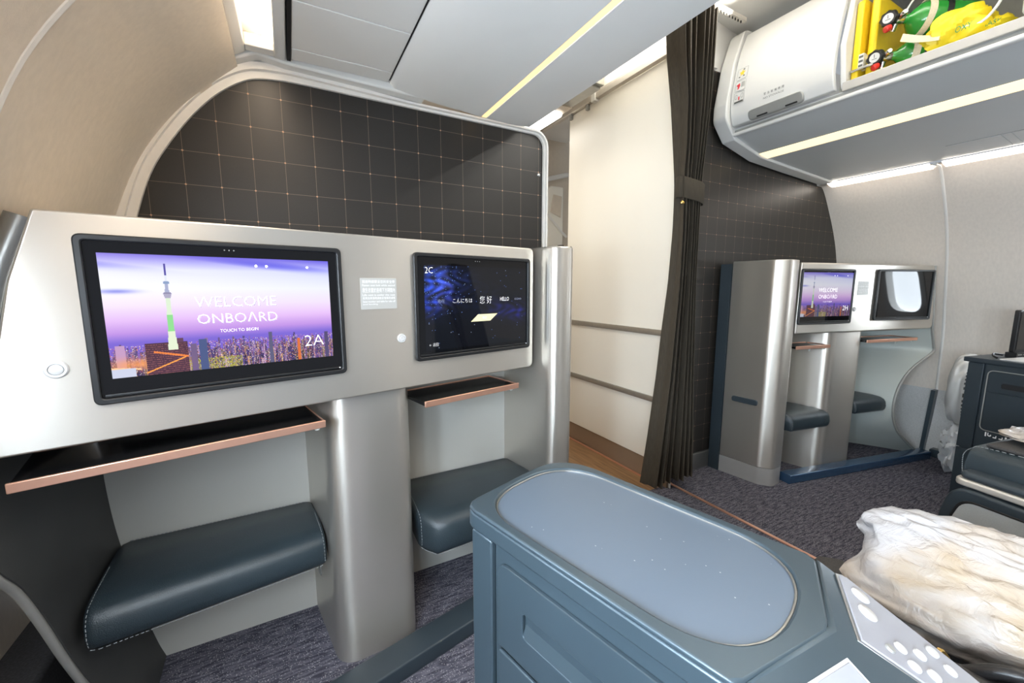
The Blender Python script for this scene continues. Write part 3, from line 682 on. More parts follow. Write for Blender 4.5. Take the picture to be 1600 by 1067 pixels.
# ---- left console (near seats)
t = thing('monitor_console', (.19,1.25,0), 'near champagne-silver console in front of the dark grid bulkhead, with two copper-edged shelves', 'console')
CL = t
fas = rpoly([(.571,.797),(.573,1.211),(-.568,1.208),(-.606,1.09),(-.634,.95),(-.650,.797)], [.02,.02,.006,.2,.2,.006], 4)
b = MB(); b.prism(fas, -.20, 0, TL); f = b.build('fascia', M['silver'], t, bevel=.02, seg=4)
f.modifiers['bevel'].harden_normals = True
ep = spline([(-.580,1.196),(-.619,1.085),(-.648,.945),(-.663,.80)], 6)
b = MB(); b.tube([TL(p[0], p[1], -.022) for p in ep], .022, 14); b.build('edge_trim', M['silver_dark'], t)
b = MB(); b.prism([(-.5,1.13),(.68,1.36),(.68,1.468),(-.40,1.468)], 1.16, 1.185, XY); b.build('top_cover', M['baypanel'], t)
b = MB(); b.box((-.47,1.42,.0), (.74,1.44,.84)); b.build('back_panel', M['baypanel'], t)
b = MB(); b.prism(rpoly([(.015,1.42),(.062,1.128),(.285,1.138),(.305,1.42)], [0,.065,.05,0], 8), 0, .806, XY); b.build('centre_post', M['silver'], t, smooth=50)
b = MB(); b.prism(rrect(1.315,1.345,.17,.25,.012,5), 0, .003, lambda a, bb, c: Vector((.015+(1.42-a)*.161-c, a, bb))); b.build('service_cover', M['greyplastic'], t, bevel=.0015)
pl = rpoly([(.735,1.44),(.785,1.138),(.882,1.148),(.897,1.44)], [0,.05,.05,0], 8)
b = MB(); b.prism(pl, 0, 1.216, XY); b.build('end_pillar', M['silver'], t, bevel=.006, seg=3)
Fc = [(-.505,.93,.80),(-.484,.945,.69),(-.466,.973,.60),(-.461,1.018,.532),(-.457,1.060,.437),(-.451,1.105,.311),(-.444,1.150,.197),(-.425,1.17,.11),(-.395,1.14,.04),(-.372,1.08,0)]
Rc = [(-.472,1.42,.80),(-.470,1.42,.69),(-.468,1.42,.60),(-.466,1.42,.53),(-.460,1.42,.437),(-.450,1.42,.35),(-.435,1.42,.25),(-.42,1.42,.14),(-.402,1.42,.05),(-.388,1.42,0)]
Fs = spline(Fc, 4); Rs = spline(Rc, 4)
def wfn(u, v):
    i = min(len(Fs)-1, int(round(v*(len(Fs)-1)))); return Vector(Fs[i]).lerp(Vector(Rs[i]), u)
b = MB(); b.slab(wfn, 8, len(Fs)-1, (-.014,0,0)); b.build('side_wing', M['wing'], t)
b = MB(); b.tube([(p[0]-.010, p[1]-.003, p[2]) for p in Fs[3:]], .0075, 10); b.build('wing_edge', M['greyplastic'], t)
b = MB(); b.prism(rrect(.012,.096,0,.05,.006,3), -.53, .70, lambda a, bb, c: TL(c, bb, a)); b.build('floor_sill', M['teal_dark'], t)
shelf(TL, -.64, -.139, .012, -.175, .748, t)
shelf(TL, .125, .480, .026, -.14, .747, t)
knob(TL, -.566, .938, .0155, t); knob(TL, .074, .940, .0125, t)
placard(TL, -.033, .064, 1.022, 1.102, t)

# ---- right console (across the aisle)
t = thing('monitor_console', (2.95,1.2,0), 'far silver console across the aisle, with rounded end pillar and blue-grey floor sill', 'console')
CR = t
fas = rpoly([(.006,.826),(.010,1.207),(1.062,1.209),(1.105,.92),(1.112,.826)], [.01,.01,.02,.1,.03], 4)
b = MB(); b.prism(fas, -.17, 0, TR); b.build('fascia', M['silver'], t, bevel=.012, seg=3)
ep = spline([(1.075,1.205),(1.100,1.02),(1.128,.83),(1.150,.76),(1.172,.692)], 5)
b = MB(); b.prism([(2.40,1.33),(3.35,1.18),(3.50,1.468),(2.36,1.468)], 1.16, 1.185, XY); b.build('top_cover', M['baypanel_green'], t)
b = MB(); b.box((2.33,1.42,0), (3.20,1.44,.84)); b.build('back_panel', M['baypanel_green'], t)
pl = rpoly([(2.172,1.42),(2.196,1.205),(2.235,1.150),(2.355,1.158),(2.345,1.42)], [0,.06,.04,.05,0], 8)
b = MB(); b.prism(pl, .098, 1.218, XY); b.build('end_pillar', M['silver'], t, bevel=.004, seg=3)
b = MB(); b.prism(pl, 0, .097, XY); b.build('kick_band', M['kick'], t)
b = MB(); b.prism(rrect(1.235,1.372,.437,.468,.012,4), -.004, .007, lambda a, bb, c: Vector((2.174+(1.42-a)*.105-c, a, bb))); b.build('grip_pad', M['teal_dark'], t, bevel=.003)
b = MB(); b.box((2.165,1.422,0), (2.34,1.485,1.205)); b.build('filler_panel', M['teal_dark'], t)
b = MB(); b.prism(rpoly([(2.60,1.42),(2.668,1.125),(2.905,1.073),(2.985,1.42)], [0,.07,.03,0], 8), 0, .832, XY); b.build('centre_post', M['silver'], t, smooth=50)
Eg = spline([(1.128,.83),(1.155,.75),(1.172,.692),(1.14,.660),(1.056,.618),(.972,.565),(.912,.50),(.876,.42),(.869,.333),(.892,.25),(.945,.175),(1.05,.09),(1.165,.012)], 5)
def wfr_(u, v):
    i = min(len(Eg)-1, int(round(v*(len(Eg)-1)))); p = TR(Eg[i][0], Eg[i][1], -.004); q = Vector((3.19+.0*v, 1.42, p.z)); r = p.lerp(q, u); 
    return r+Vector((.0,.05*math.sin(math.pi*u),0))
b = MB(); b.slab(wfr_, 10, len(Eg)-1, (.016,.01,0)); b.build('side_wing', M['baypanel_green'], t)
b = MB(); b.tube([TR(p[0], p[1], -.008) for p in ep[:-1]+Eg[10:]], .008, 8); b.build('wing_edge', M['greyplastic'], t)
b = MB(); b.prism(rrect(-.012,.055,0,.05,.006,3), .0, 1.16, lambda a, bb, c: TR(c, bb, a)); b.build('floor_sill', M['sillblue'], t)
shelf(TR, .012, .262, .006, -.13, .753, t)
shelf(TR, .548, .975, .006, -.13, .768, t)
knob(TR, .425, .955, .0125, t); knob(TR, 1.036, .957, .0125, t)
placard(TR, .433, .520, 1.033, 1.111, t)

# ------------------------------------------------------------------ monitors
def city_image(W, H, seed=3):
    rnd = np.random.RandomState(seed); u = (np.arange(W)+.5)/W; v = (np.arange(H)+.5)/H; U, V = np.meshgrid(u, v)
    stops = [(0.0,(118,92,190)),(.28,(120,98,205)),(.36,(186,142,222)),(.46,(222,184,238)),(.58,(238,222,248)),(.72,(246,246,254)),(.88,(234,234,252)),(.94,(190,184,240)),(1.0,(140,126,222))]
    P = [s[0] for s in stops]; img = np.stack([np.interp(V, P, [s[1][k] for s in stops]) for k in range(3)], -1)
    # cloud streaks, violet to the right
    st = np.sin(U*7+V*30)*np.exp(-((V-.93)/.05)**2); img -= (st.clip(0)[..., None])*np.array([60,60,12])
    st = np.exp(-((V-.70)/.018)**2-((U-.05)/.07)**2); img -= st[..., None]*np.array([95,90,25])
    img -= (U*np.clip(V-.5,0,1)*1.0)[..., None]*np.array([70,60,5])
    # city
    cols = [(70,56,110),(96,74,120),(52,42,88),(130,104,140),(160,130,150),(44,36,70),(190,150,110),(110,96,70)]
    for layer, (hmin, hmax, top) in enumerate(((.13,.24,0),(.08,.20,1),(.02,.13,2))):
        for _ in range(300):
            x = rnd.rand(); w = rnd.uniform(.003,.013); h = rnd.uniform(hmin, hmax)*(1 if rnd.rand() < .85 else 1.18); c = np.array(cols[rnd.randint(len(cols))], float)*rnd.uniform(.5,1.25); c = c*(.55+.18*layer)+np.array((128,100,176))*(.45-.18*layer)
            m = (U > x) & (U < x+w) & (V < h); img[m] = c
    spk = rnd.rand(H, W); city = V < .255
    for thr, c in ((.93,(250,235,240)),(.89,(235,170,120)),(.86,(120,110,210)),(.84,(60,40,70)),(.815,(225,120,60)),(.79,(150,60,120))):
        m = city & (spk > thr) & (spk < thr+.035); img[m] = c
    m = (V < .10) & (U > .28) & (U < .52) & (rnd.rand(H, W) > .55); img[m] = (176,172,60)
    for x0, x1, h, c in ((.955,.975,.27,(80,70,110)),(.655,.672,.30,(90,88,120)),(.80,.815,.22,(215,110,50)),(.335,.368,.275,(70,84,130)),(.02,.055,.26,(190,150,190)),(.30,.325,.24,(110,90,130))):
        img[(U > x0) & (U < x1) & (V < h)] = c
    # large foreground tower block and orange glow
    g = np.exp(-((U-.10)/.12)**2-((V-.10)/.05)**2); img = img*(1-g[..., None]*.8)+g[..., None]*.8*np.array([250,160,90])
    m = (U > .125) & (U < .29) & (V < .265); img[m] = (78,44,62); m2 = m & ((V*H).astype(int) % 4 == 0) & (rnd.rand(H, W) > .4); img[m2] = (150,90,90)
    img[(U > .215) & (U < .275) & (V < .295) & (V > .26)] = (96,60,84)
    def line(x0, y0, x1, y1, w, c):
        t = np.clip(((U-x0)*(x1-x0)+(V-y0)*(y1-y0))/((x1-x0)**2+(y1-y0)**2), 0, 1); d = np.hypot(U-(x0+t*(x1-x0)), (V-(y0+t*(y1-y0)))*.6); img[d < w] = c
    line(.125,.02,.285,.135,.0035,(255,160,70)); line(.16,.19,.285,.135,.005,(235,130,60)); line(.0,.08,.10,.06,.004,(255,200,150))
    img[(U > .0) & (U < .085) & (V < .07)] = (200,205,225)
    # lattice tower
    def tower(v0, v1, w0, w1, c):
        k = np.clip((V-v0)/(v1-v0), 0, 1); cx = .232; m = (V >= v0) & (V < v1) & (abs(U-cx) < w0+(w1-w0)*k); img[m] = c
    tower(.20,.36,.020,.013,(222,232,205)); tower(.36,.50,.013,.0105,(140,215,140)); tower(.50,.64,.0105,.009,(215,232,205))
    tower(.64,.675,.010,.016,(170,165,190)); tower(.675,.69,.016,.014,(140,135,165)); tower(.69,.76,.008,.007,(165,170,200)); tower(.76,.785,.011,.010,(135,155,190))
    tower(.785,.83,.005,.005,(220,225,240)); tower(.83,.93,.0032,.0028,(88,80,160))
    return np.clip(img, 0, 255)
def stars_image(W, H, dim=1.0):
    rnd = np.random.RandomState(8); u = (np.arange(W)+.5)/W; v = (np.arange(H)+.5)/H; U, V = np.meshgrid(u, v)
    img = np.zeros((H, W, 3))+np.array([5,7,14])
    def g(cx, cy, sx, sy, c):
        nonlocal img
        nz = .55+.45*np.sin(U*37+3*np.sin(V*23))*np.sin(V*31+2*np.cos(U*19)); img += (np.exp(-((U-cx)/sx)**2-((V-cy)/sy)**2)*nz)[..., None]*np.array(c)
    g(.07,.80,.14,.22,(30,70,190)); g(.16,.72,.10,.20,(60,60,150)); g(.04,.55,.08,.15,(20,40,130)); g(.30,.85,.12,.12,(24,36,80))
    g(.90,.42,.12,.12,(20,26,120)); g(.68,.45,.10,.10,(16,20,80)); g(.5,.6,.3,.2,(6,10,28))
    s = rnd.rand(H, W); near = np.exp(-((U-.1)/.2)**2-((V-.78)/.3)**2)
    img[s > .9985-.03*near] = (110,150,235); img[(s > .9997)] = (200,220,250)
    return np.clip(img*dim, 0, 255)
def srgb(a):
    a = a/255; return np.where(a <= .04045, a/12.92, ((a+.055)/1.055)**2.4)
def display(T, rect, img, parent, c):
    H, W, _ = img.shape; s0, s1, z0, z1 = rect
    b = MB(); b.grid(lambda u, v: T(s0+u*(s1-s0), z0+v*(z1-z0), c), W, H)
    o = b.build('display', M['screen'], parent, smooth=0, fixn=False)
    me = o.data; at = me.color_attributes.new('Col', 'FLOAT_COLOR', 'CORNER')
    arr = np.ones((H*W, 4, 4), np.float32); arr[:, :, :3] = srgb(img).reshape(-1, 1, 3); at.data.foreach_set('color', arr.ravel())
    return o
def monitor(T, o, d, label, img, texts, tilt=0):
    """o: outer rectangle, d: lit rectangle in console-face coordinates"""
    base = T((o[0]+o[1])/2, (o[2]+o[3])/2, .001)
    t = thing('monitor', base, label, 'monitor')
    b = MB(); n = 6; m = .011
    b.ring(rrect(o[0],o[1],o[2],o[3],.013,n), rrect(o[0]+m,o[1]-m,o[2]+m,o[3]-m,.006,n), .001, .011, T); b.build('bezel', M['bezel'], t, bevel=.0025)
    b = MB(); b.prism(rrect(o[0]+m-.0005,o[1]-m+.0005,o[2]+m-.0005,o[3]-m+.0005,.006,n), .001, .0045, T); gl = b.build('screen_glass', M['blackglass'], t)
    b = MB(); b.box((o[0]+m+.004,o[2]+m+.002,.0045),(o[1]-m-.004,o[2]+m+.007,.0085), T); b.build('lower_lip', M['bezel'], t, bevel=.001)
    b = MB(); mid = (o[0]+o[1])/2
    for k in (-.008,0,.008): b.lathe([(.0013,0),(.0013,.0006)], T(mid+k,o[3]-m-.006,.0045), T(0,0,1)-T(0,0,0), 8)
    b.build('sensor', M['greyplastic'], t); b = MB(); b.lathe([(.0022,0),(.0015,.0012)], T(o[1]-m-.006,o[2]+m+.0045,.0085), T(0,0,1)-T(0,0,0), 8); b.build('status_lamp', M['knob'], t)
    dp = display(T, d, img, gl, .0048)
    for mat, items in texts:
        for it in items:
            b = MB()
            if isinstance(it[0], str): b.text(it[0], it[1], T, it[2] if len(it) > 2 else .0052, .020)
            else: b.add([T(p[0], p[1], .0051) for p in it[0]], [list(range(len(it[0])))])
            b.build('screen_lettering' if isinstance(it[0], str) else 'screen_icon', M[mat], gl, smooth=0, fixn=False)
    return t
cimg = city_image(390, 226)
def welcome(d, seat, big=True):
    w = d[1]-d[0]; h = d[3]-d[2]; R = lambda u0, u1, v0, v1: (d[0]+u0*w, d[0]+u1*w, d[2]+v0*h, d[2]+v1*h)
    sh = .0016
    L = [('WELCOME', R(.336,.704,.560,.650)), ('ONBO\u039bRD', R(.340,.704,.412,.500)), ('TOUCH TO BEGIN', R(.432,.606,.325,.352)), (seat, R(.842,.947,.130,.240))]
    ic = [([(d[0]+(k+.007*math.cos(a))*w, d[2]+(.93+.013*math.sin(a))*h) for a in [2*math.pi*j/10 for j in range(10)]],) for k in (.62,.67,.88)]
    return [('txtshadow', [(s, (r[0]+sh, r[1]+sh, r[2]-sh, r[3]-sh), .0050) for s, r in L[:2]]), ('txt', L), ('txticon', ic)]
dA = (-.498,-.109,.912,1.140)
monitor(TL, (-.5255,-.079,.866,1.1715), dA, 'largest lit monitor, showing WELCOME ONBOARD and 2A over a dusk city with tower', cimg, welcome(dA, '2A'))
dC = (.145,.533,.897,1.141)
def Rc_(u0, u1, v0, v1): w = dC[1]-dC[0]; h = dC[3]-dC[2]; return (dC[0]+u0*w, dC[0]+u1*w, dC[2]+v0*h, dC[2]+v1*h)
par = [Rc_(.405,.405,.31,.31), Rc_(.60,.60,.31,.31), Rc_(.675,.675,.40,.40), Rc_(.475,.475,.40,.40)]
par = [(p[0], p[2]) for p in par]
monitor(TL, (.112,.5475,.870,1.174), dC, 'dark monitor showing blue stars, greetings in several languages and 2C', stars_image(240, 150),
        [('txt', [('2C', Rc_(.008,.072,.905,.975)), ('こんにちは', Rc_(.24,.42,.555,.605)), ('您 好', Rc_(.495,.615,.535,.63)), ('HELLO', Rc_(.705,.80,.565,.615)), ('← 返回', Rc_(.03,.105,.045,.085))]),
         ('txtdim', [('哈囉', Rc_(.11,.165,.555,.60)), ('ciao', Rc_(.865,.94,.575,.605))]), ('btn', [(par,)]), ('txt', [('確認', Rc_(.52,.56,.34,.37), .0056)])])
dH = (.014,.386,.920,1.156)
monitor(TR, (.004,.395,.878,1.175), dH, 'lit city monitor across the aisle beside the rounded silver pillar', cimg*.80, welcome(dH, '2H'))
# the outboard monitor sits slightly turned toward the window
TA = math.radians(5)
mo = TR(.78, 1.03, .019); e1 = (TR(1,0,0)-TR(0,0,0)); nn = (TR(0,0,1)-TR(0,0,0)); Rz = Matrix.Rotation(-TA, 3, 'Z')
TK = frame(mo-Vector((0,0,1.03))-(Rz@e1)*.78, Rz@e1, (0,0,1), Rz@nn)
dK = (.600,.965,.912,1.158)
monitor(TK, (.574,.988,.888,1.1775), dK, 'monitor across the aisle mirroring a bright cabin window', stars_image(60, 40, 0)+2, [])

# ------------------------------------------------------------------ upholstered footrests in the console bays
def ottoman(name_label, P, z1, root_loc, zb=.27, cham=0):
    """P: plan outline front-left, front-right, back-right, back-left (x,y)"""
    t = thing('footrest', root_loc, name_label, 'footrest')
    fl, fr, br, bl = [Vector(p) for p in P]
    def ring(u):  # profile section from front-bottom over the nose to the back, at span u
        f = fl.lerp(fr, u); k = bl.lerp(br, u); f = f.lerp(k, cham*max(0, 1-u/.09)); d = (k-f); L = d.length; d.normalize()
        pr = [(.010,zb),(.001,zb+.010),(-.003,zb+.03),(.001,z1-.034),(.010,z1-.018),(.030,z1-.007),(.065,z1-.002),(L*.6,z1+.002),(L-.012,z1),(L,z1-.008),(L,zb)]
        return [Vector((f.x+d.x*a, f.y+d.y*a, z)) for a, z in pr]
    b = MB(); us = [0,.012,.04,.09,.2,.4,.6,.8,.96,.988,1]
    def sec(u):
        r = ring(u); e = min(u, 1-u); s = {0:.90,.012:.965,.04:1}.get(round(e,3), 1)
        c = sum(r, Vector())/len(r); return [c+(p-c)*s for p in r]
    b.loftpoly([sec(u) for u in us]); b.build('cushion', M['leather'], t, smooth=60)
    b = MB()
    def seam(path, r=.0009):
        pts = [Vector(p) for p in path]; acc = 0
        for i in range(len(pts)-1):
            d = pts[i+1]-pts[i]; L = d.length; n = max(1, int(L/.0085))
            for k in range(n): b.tube([pts[i]+d*(k/n), pts[i]+d*((k+.6)/n)], r, 4)
    off = Vector((0,-.0016,.0012))
    for path in ([sec(u)[0]+Vector((0,-.004,-.0005)) for u in us[1:-1]], [sec(u)[8]+Vector((0,0,.0014)) for u in us[2:-2]], [p+off for p in sec(.012)[1:8]], [p+off for p in sec(.988)[1:8]]):
        b = MB(); seam(path); b.build('stitching', M['stitch'], t, smooth=0)
    b = MB(); ins = [fl.lerp(br,.16), fr.lerp(bl,.16), br.lerp(fl,.03), bl.lerp(fr,.03)]
    b.prism([(p.x, p.y+.012) for p in ins[:2]]+[(p.x, p.y) for p in ins[2:]], zb-.012, zb+.004, XY); b.build('tray_base', M['teal_dark'], t)
    return t
ottoman('long slate leather footrest in the bay under the big lit city screen', [(-.437,1.118),(.046,1.182),(.018,1.415),(-.447,1.415)], .388, (-.2,1.28,.27), .293)
ottoman('slate leather footrest under the dark star screen, partly behind the near counter', [(.304,1.100),(.782,1.13),(.742,1.415),(.312,1.415)], .384, (.53,1.28,.25), .268, .2)
ottoman('blue-grey leather footrest between the far rounded pillar and centre post', [(2.362,1.138),(2.655,1.085),(2.61,1.40),(2.352,1.40)], .385, (2.5,1.2,.28), .290)
ottoman('dark leather footrest in the outer bay of the far console', [(2.955,1.085),(3.215,1.03),(3.19,1.40),(2.985,1.40)], .405, (3.08,1.2,.30), .315)

# ------------------------------------------------------------------ counters between the seats
def resample(P, N, c):
    A = [(math.atan2(p[1]-c[1], p[0]-c[0]), Vector((p[0],p[1]))) for p in P]
    out = []
    for k in range(N):
        th = -math.pi+2*math.pi*k/N; d = Vector((math.cos(th), math.sin(th))); best = None
        for i in range(len(P)):
            p = Vector(P[i])-Vector(c); q = Vector(P[(i+1)%len(P)])-Vector(c); e = q-p; den = d.x*e.y-d.y*e.x
            if abs(den) < 1e-12: continue
            tt = (p.x*e.y-p.y*e.x)/den; uu = (p.x*d.y-p.y*d.x)/den
            if tt > 0 and -1e-6 <= uu <= 1+1e-6 and (best is None or tt > best): best = tt
        out.append((c[0]+d.x*best, c[1]+d.y*best))
    return out
def cutout(o, mb):
    c = mb.build('cutter', M['gap'], origin=LOC[o.name]); c.location = o.location if not o.parent else LOC[o.name]
    md = o.modifiers.new('cut', 'BOOLEAN'); md.operation = 'DIFFERENCE'; md.object = c; md.solver = 'EXACT'
    bpy.context.view_layer.update(); dg = bpy.context.evaluated_depsgraph_get(); me = bpy.data.meshes.new_from_object(o.evaluated_get(dg))
    o.modifiers.remove(md); o.data = me; bpy.data.objects.remove(c)
aL = Vector((.237,-.9715,0)).normalized(); bL = Vector((-aL.y, aL.x, 0)); TC = frame((.262,.569,0), aL, bL, (0,0,1))
t = thing('side_console', (.45,.3,0), 'large slate-blue counter with a rounded inset top and white seat-control buttons', 'counter')
out = rpoly([(-.062,0),(-.086,.285),(.390,.285),(.430,.147),(.384,0)], [.03,.095,.004,.004,.004], 8)
tray = rpoly([(-.050,.016),(-.066,.266),(.392,.268),(.400,.020)], [.11,.11,.12,.15], 10)
cc = (.16,.142); O = resample(out, 120, cc); I = resample(tray, 120, cc)
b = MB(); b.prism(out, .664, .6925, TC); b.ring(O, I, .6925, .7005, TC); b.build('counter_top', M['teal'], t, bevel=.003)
I2 = [(cc[0]+(p[0]-cc[0])*.994, cc[1]+(p[1]-cc[1])*.994) for p in I]
b = MB(); b.prism(I2, .6925, .6945, TC); b.build('inset_tray', M['tray'], t)
I3 = [(cc[0]+(p[0]-cc[0])*.985, cc[1]+(p[1]-cc[1])*.985) for p in I]
b = MB(); b.ring(I, I3, .6925, .6975, TC); b.build('tray_seal', M['silver_dark'], t, bevel=.002)
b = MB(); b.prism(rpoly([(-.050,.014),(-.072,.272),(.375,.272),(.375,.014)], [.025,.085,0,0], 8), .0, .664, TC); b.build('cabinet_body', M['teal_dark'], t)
TCf = lambda a, z, c: TC(a, .014-c, z)
b = MB(); b.prism(rrect(-.044,.009,.0,.662,.004,2), 0, .012, TCf); b.build('pilaster', M['teal'], t, bevel=.003)
b = MB(); b.prism(rrect(.013,.375,.0,.662,.003,2), 0, .006, TCf); b.build('frame_panel', M['teal'], t, bevel=.002)
b = MB(); b.prism(rpoly([(.028,.487),(.36,.487),(.36,.637),(.028,.637)], [.003,.003,.02,.02], 4), .006, .013, TCf); dr = b.build('drawer', M['teal'], t, smooth=0)
b = MB(); b.prism(rpoly([(.085,.538),(.30,.538),(.30,.580),(.085,.580)], [.012,.012,.006,.006], 3), .004, .02, TCf); cutout(dr, b)
bv = dr.modifiers.new('bevel', 'BEVEL'); bv.width = .003; bv.segments = 2; bv.limit_method = 'ANGLE'
b = MB(); b.grid(lambda u, v: TCf(.086+u*.213, .539+v*.034, .0128-.012*v), 10, 3); b.build('finger_pull', M['teal'], dr)
b = MB(); b.prism(rpoly([(.028,.06),(.36,.06),(.36,.478),(.028,.478)], [.015,.015,.003,.003], 4), .006, .013, TCf); b.build('door', M['teal'], t, bevel=.003)
b = MB(); b.box((.026,.479,.004),(.362,.486,.0075), TCf); b.build('shadow_gap', M['gap'], t)
# sloped rear part carrying the seat controls
V0 = Vector((.511,.185,.700)); E1 = TC(.390,.285,.700); L0 = TC(.384,0,.700); R1 = Vector((.549,.128,.666)); E2 = Vector((.674,.103,.624)); R2 = R1+(R1-V0)*2.6; E3 = Vector((.722,-.07,.540)); _n = (L0-V0).cross(R1-V0); _b = lambda x, y: Vector((x, y, V0.z-((x-V0.x)*_n.x+(y-V0.y)*_n.y)/_n.z)); L1 = _b(.401,.0); L2 = _b(.43,-.12)
dn = lambda p: Vector((p.x,p.y,.02))
top = [V0,E1,E2,E3,R2,L2,L1,L0,R1]; low = [dn(p) for p in (E1,E2,E3,L2,L1,L0)]
b = MB(); b.add(top+low, [(0,1,2,8),(8,2,3,4),(0,8,6,7),(8,4,5,6),(1,9,10,2),(2,10,11,3),(3,11,12,5,4),(5,12,13,6),(6,13,14,7),(7,14,9,1,0),(9,14,13,12,11,10)])
b.build('rear_armrest', M['teal'], t, bevel=.004, smooth=20)
nA = Vector((.22,-.391,.894)).normalized()
pa = [Vector(p) for p in ((.629,.229,.690),(.536,.168,.687),(.598,.078,.631),(.675,.060,.604),(.668,.112,.629),(.640,.225,.686))]
pa = [p-nA*((p-V0).dot(nA)) for p in pa]
ca = sum(pa, Vector())/len(pa)
b = MB(); b.loftpoly([[p+nA*.0005 for p in pa],[p+nA*.003 for p in pa]]); pA = b.build('control_panel', M['panelgrey'], t, bevel=.001)
b = MB(); q = [ca+(p-ca)*1.05 for p in pa]; b.loftpoly([[p-nA*.001 for p in q],[p+nA*.0012 for p in q]]); b.build('panel_border', M['silver_dark'], pA, bevel=.0006)
for k, (x, y, z) in enumerate(((.623,.203,.680),(.598,.186,.679),(.588,.151,.666),(.610,.140,.656),(.640,.137,.648),(.568,.154,.672),(.577,.135,.662),(.635,.120,.641),(.594,.123,.653))):
    r = .0105 if k < 2 else .0065
    if k == 5: r = .005
    b = MB(); b.lathe([(r,.0025),(r,.0048),(r*.85,.006)], Vector((x,y,z)), nA, 18); b.build('seat_button', M['knob'] if k != 5 else M['greyplastic'], pA)
nB = (L0-V0).cross(R1-V0).normalized(); nB = nB if nB.z > 0 else -nB
def onB(x, y): return Vector((x, y, V0.z-((x-V0.x)*nB.x+(y-V0.y)*nB.y)/nB.z))
pb = [onB(*p) for p in ((.494,.163),(.430,.168),(.425,.11),(.500,.112))]
b = MB(); b.loftpoly([[p+nB*.0005 for p in pb],[p+nB*.0022 for p in pb]]); pB = b.build('control_panel', M['panelgrey'], t, bevel=.0008)
cb = sum(pb, Vector())/4; q = [cb+(p-cb)*1.10 for p in pb]
b = MB(); b.loftpoly([[p-nB*.001 for p in q],[p+nB*.001 for p in q]]); b.build('panel_border', M['knob'], pB)
b = MB(); b.lathe([(.006,.002),(.006,.004),(.005,.005)], onB(.487,.138), nB, 18); b.build('seat_button', M['knob'], pB)

# the matching counter across the aisle
aR = Vector((-.225,-.974,0)).normalized(); bR = Vector((-aR.y, aR.x, 0)); TD = frame((2.95,.65,0), aR, bR, (0,0,1)); TDf = lambda a, z, c: TD(a, -c, z)
t = thing('side_console', (3.05,.4,0), 'dark slate counter across the aisle with a drawer and a row of white pictograms', 'counter')
b = MB(); b.prism(rpoly([(-.022,-.010),(-.030,.33),(.75,.33),(.75,-.010)], [.008,.09,.01,.008], 6), .712, .735, TD); b.build('counter_top', M['teal_dark'], t, bevel=.003)
b = MB(); b.prism(rpoly([(.0,.008),(-.01,.32),(.75,.32),(.75,.008)], [.01,.08,.01,.01], 6), 0, .712, TD); b.build('cabinet_body', M['teal_dark'], t)
for z0, z1 in ((.0,.272),(.276,.711)):
    b = MB(); b.prism(rrect(-.004,.053,z0,z1,.003,2), -.008, .003, TDf); b.build('pilaster', M['teal_dark'], t, bevel=.002)
b = MB(); b.prism(rrect(.058,.75,.0,.711,.003,2), -.008, .001, TDf); b.build('frame_panel', M['teal_dark'], t, bevel=.0015)
b = MB(); b.ring(rrect(.068,.43,.386,.684,.026,5), rrect(.072,.426,.390,.680,.022,5), .0, .004, TDf); b.build('door_frame', M['greyplastic'], t, bevel=.001)
b = MB(); b.prism(rpoly([(.076,.582),(.422,.582),(.422,.676),(.076,.676)], [.002,.002,.02,.02], 4), .001, .006, TDf); dr = b.build('drawer', M['teal_dark'], t, bevel=.002)
b = MB(); b.ring(rrect(.118,.27,.598,.634,.014,5), rrect(.123,.265,.603,.629,.010,5), .006, .010, TDf); b.m = 1; b.prism(rrect(.122,.266,.602,.630,.011,5), .006, .0068, TDf); b.build('finger_pull', [M['teal_dark'], M['gap']], dr, bevel=.001)
b = MB(); b.prism(rpoly([(.076,.394),(.422,.394),(.422,.577),(.076,.577)], [.02,.02,.002,.002], 4), .001, .006, TDf); b.build('door', M['teal_dark'], t, bevel=.002)
b = MB()
for a0, a1, z0, z1 in ((.092,.097,.362,.378),(.101,.104,.366,.378),(.104,.112,.364,.368),(.110,.114,.366,.372),(.120,.132,.362,.366),(.129,.132,.366,.372),(.140,.152,.362,.366),(.150,.153,.364,.372),(.160,.166,.360,.376),(.176,.182,.360,.378)):
    b.prism(rrect(a0,a1,.369+(z0-.369)*1.3,.369+(z1-.369)*1.3,.001,1), .001, .002, TDf)
b.build('pictograms', M['letter'], t)
# ------------------------------------------------------------------ seats
TS = frame((1.95,.45,0), aR, bR, (0,0,1)); TSf = lambda a, z, c: TS(a, -c, z)
t = thing('airplane_seat', (2.2,.1,0), 'dark seat across the aisle with rounded charcoal side shell and grey inset panel', 'seat')
sh = rpoly([(.022,0),(-.004,.19),(-.002,.30),(.022,.412),(.30,.405),(.62,.43),(.78,.9),(.90,.9),(.90,0)], [.01,.1,.12,.10,.1,.1,.03,.03,.01], 6)
b = MB(); b.prism(sh, -.06, 0, TSf); b.build('side_shell', M['teal_dark'], t, bevel=.008, seg=3)
ins = rpoly([(.040,.05),(.034,.20),(.036,.30),(.058,.372),(.30,.372),(.70,.372),(.70,.05)], [.03,.1,.10,.10,.1,.03,.03], 6)
ic = (sum(p[0] for p in ins)/len(ins), sum(p[1] for p in ins)/len(ins))
b = MB(); b.ring([(p[0]*1+ (p[0]-.35)*.022, p[1]+(p[1]-.2)*.035) for p in ins], ins, -.004, .005, TSf); b.build('inset_gasket', M['black'], t, bevel=.0015)
b = MB(); b.prism(ins, -.004, .004, TSf); b.build('inset_panel', M['seatgrey'], t)
b = MB(); b.prism(rrect(-.01,.75,.06,.40,.05,4), .01, .33, lambda a, bb, c: TS(a+.03, bb+.01, c)); b.build('seat_base', M['teal_dark'], t, bevel=.01)
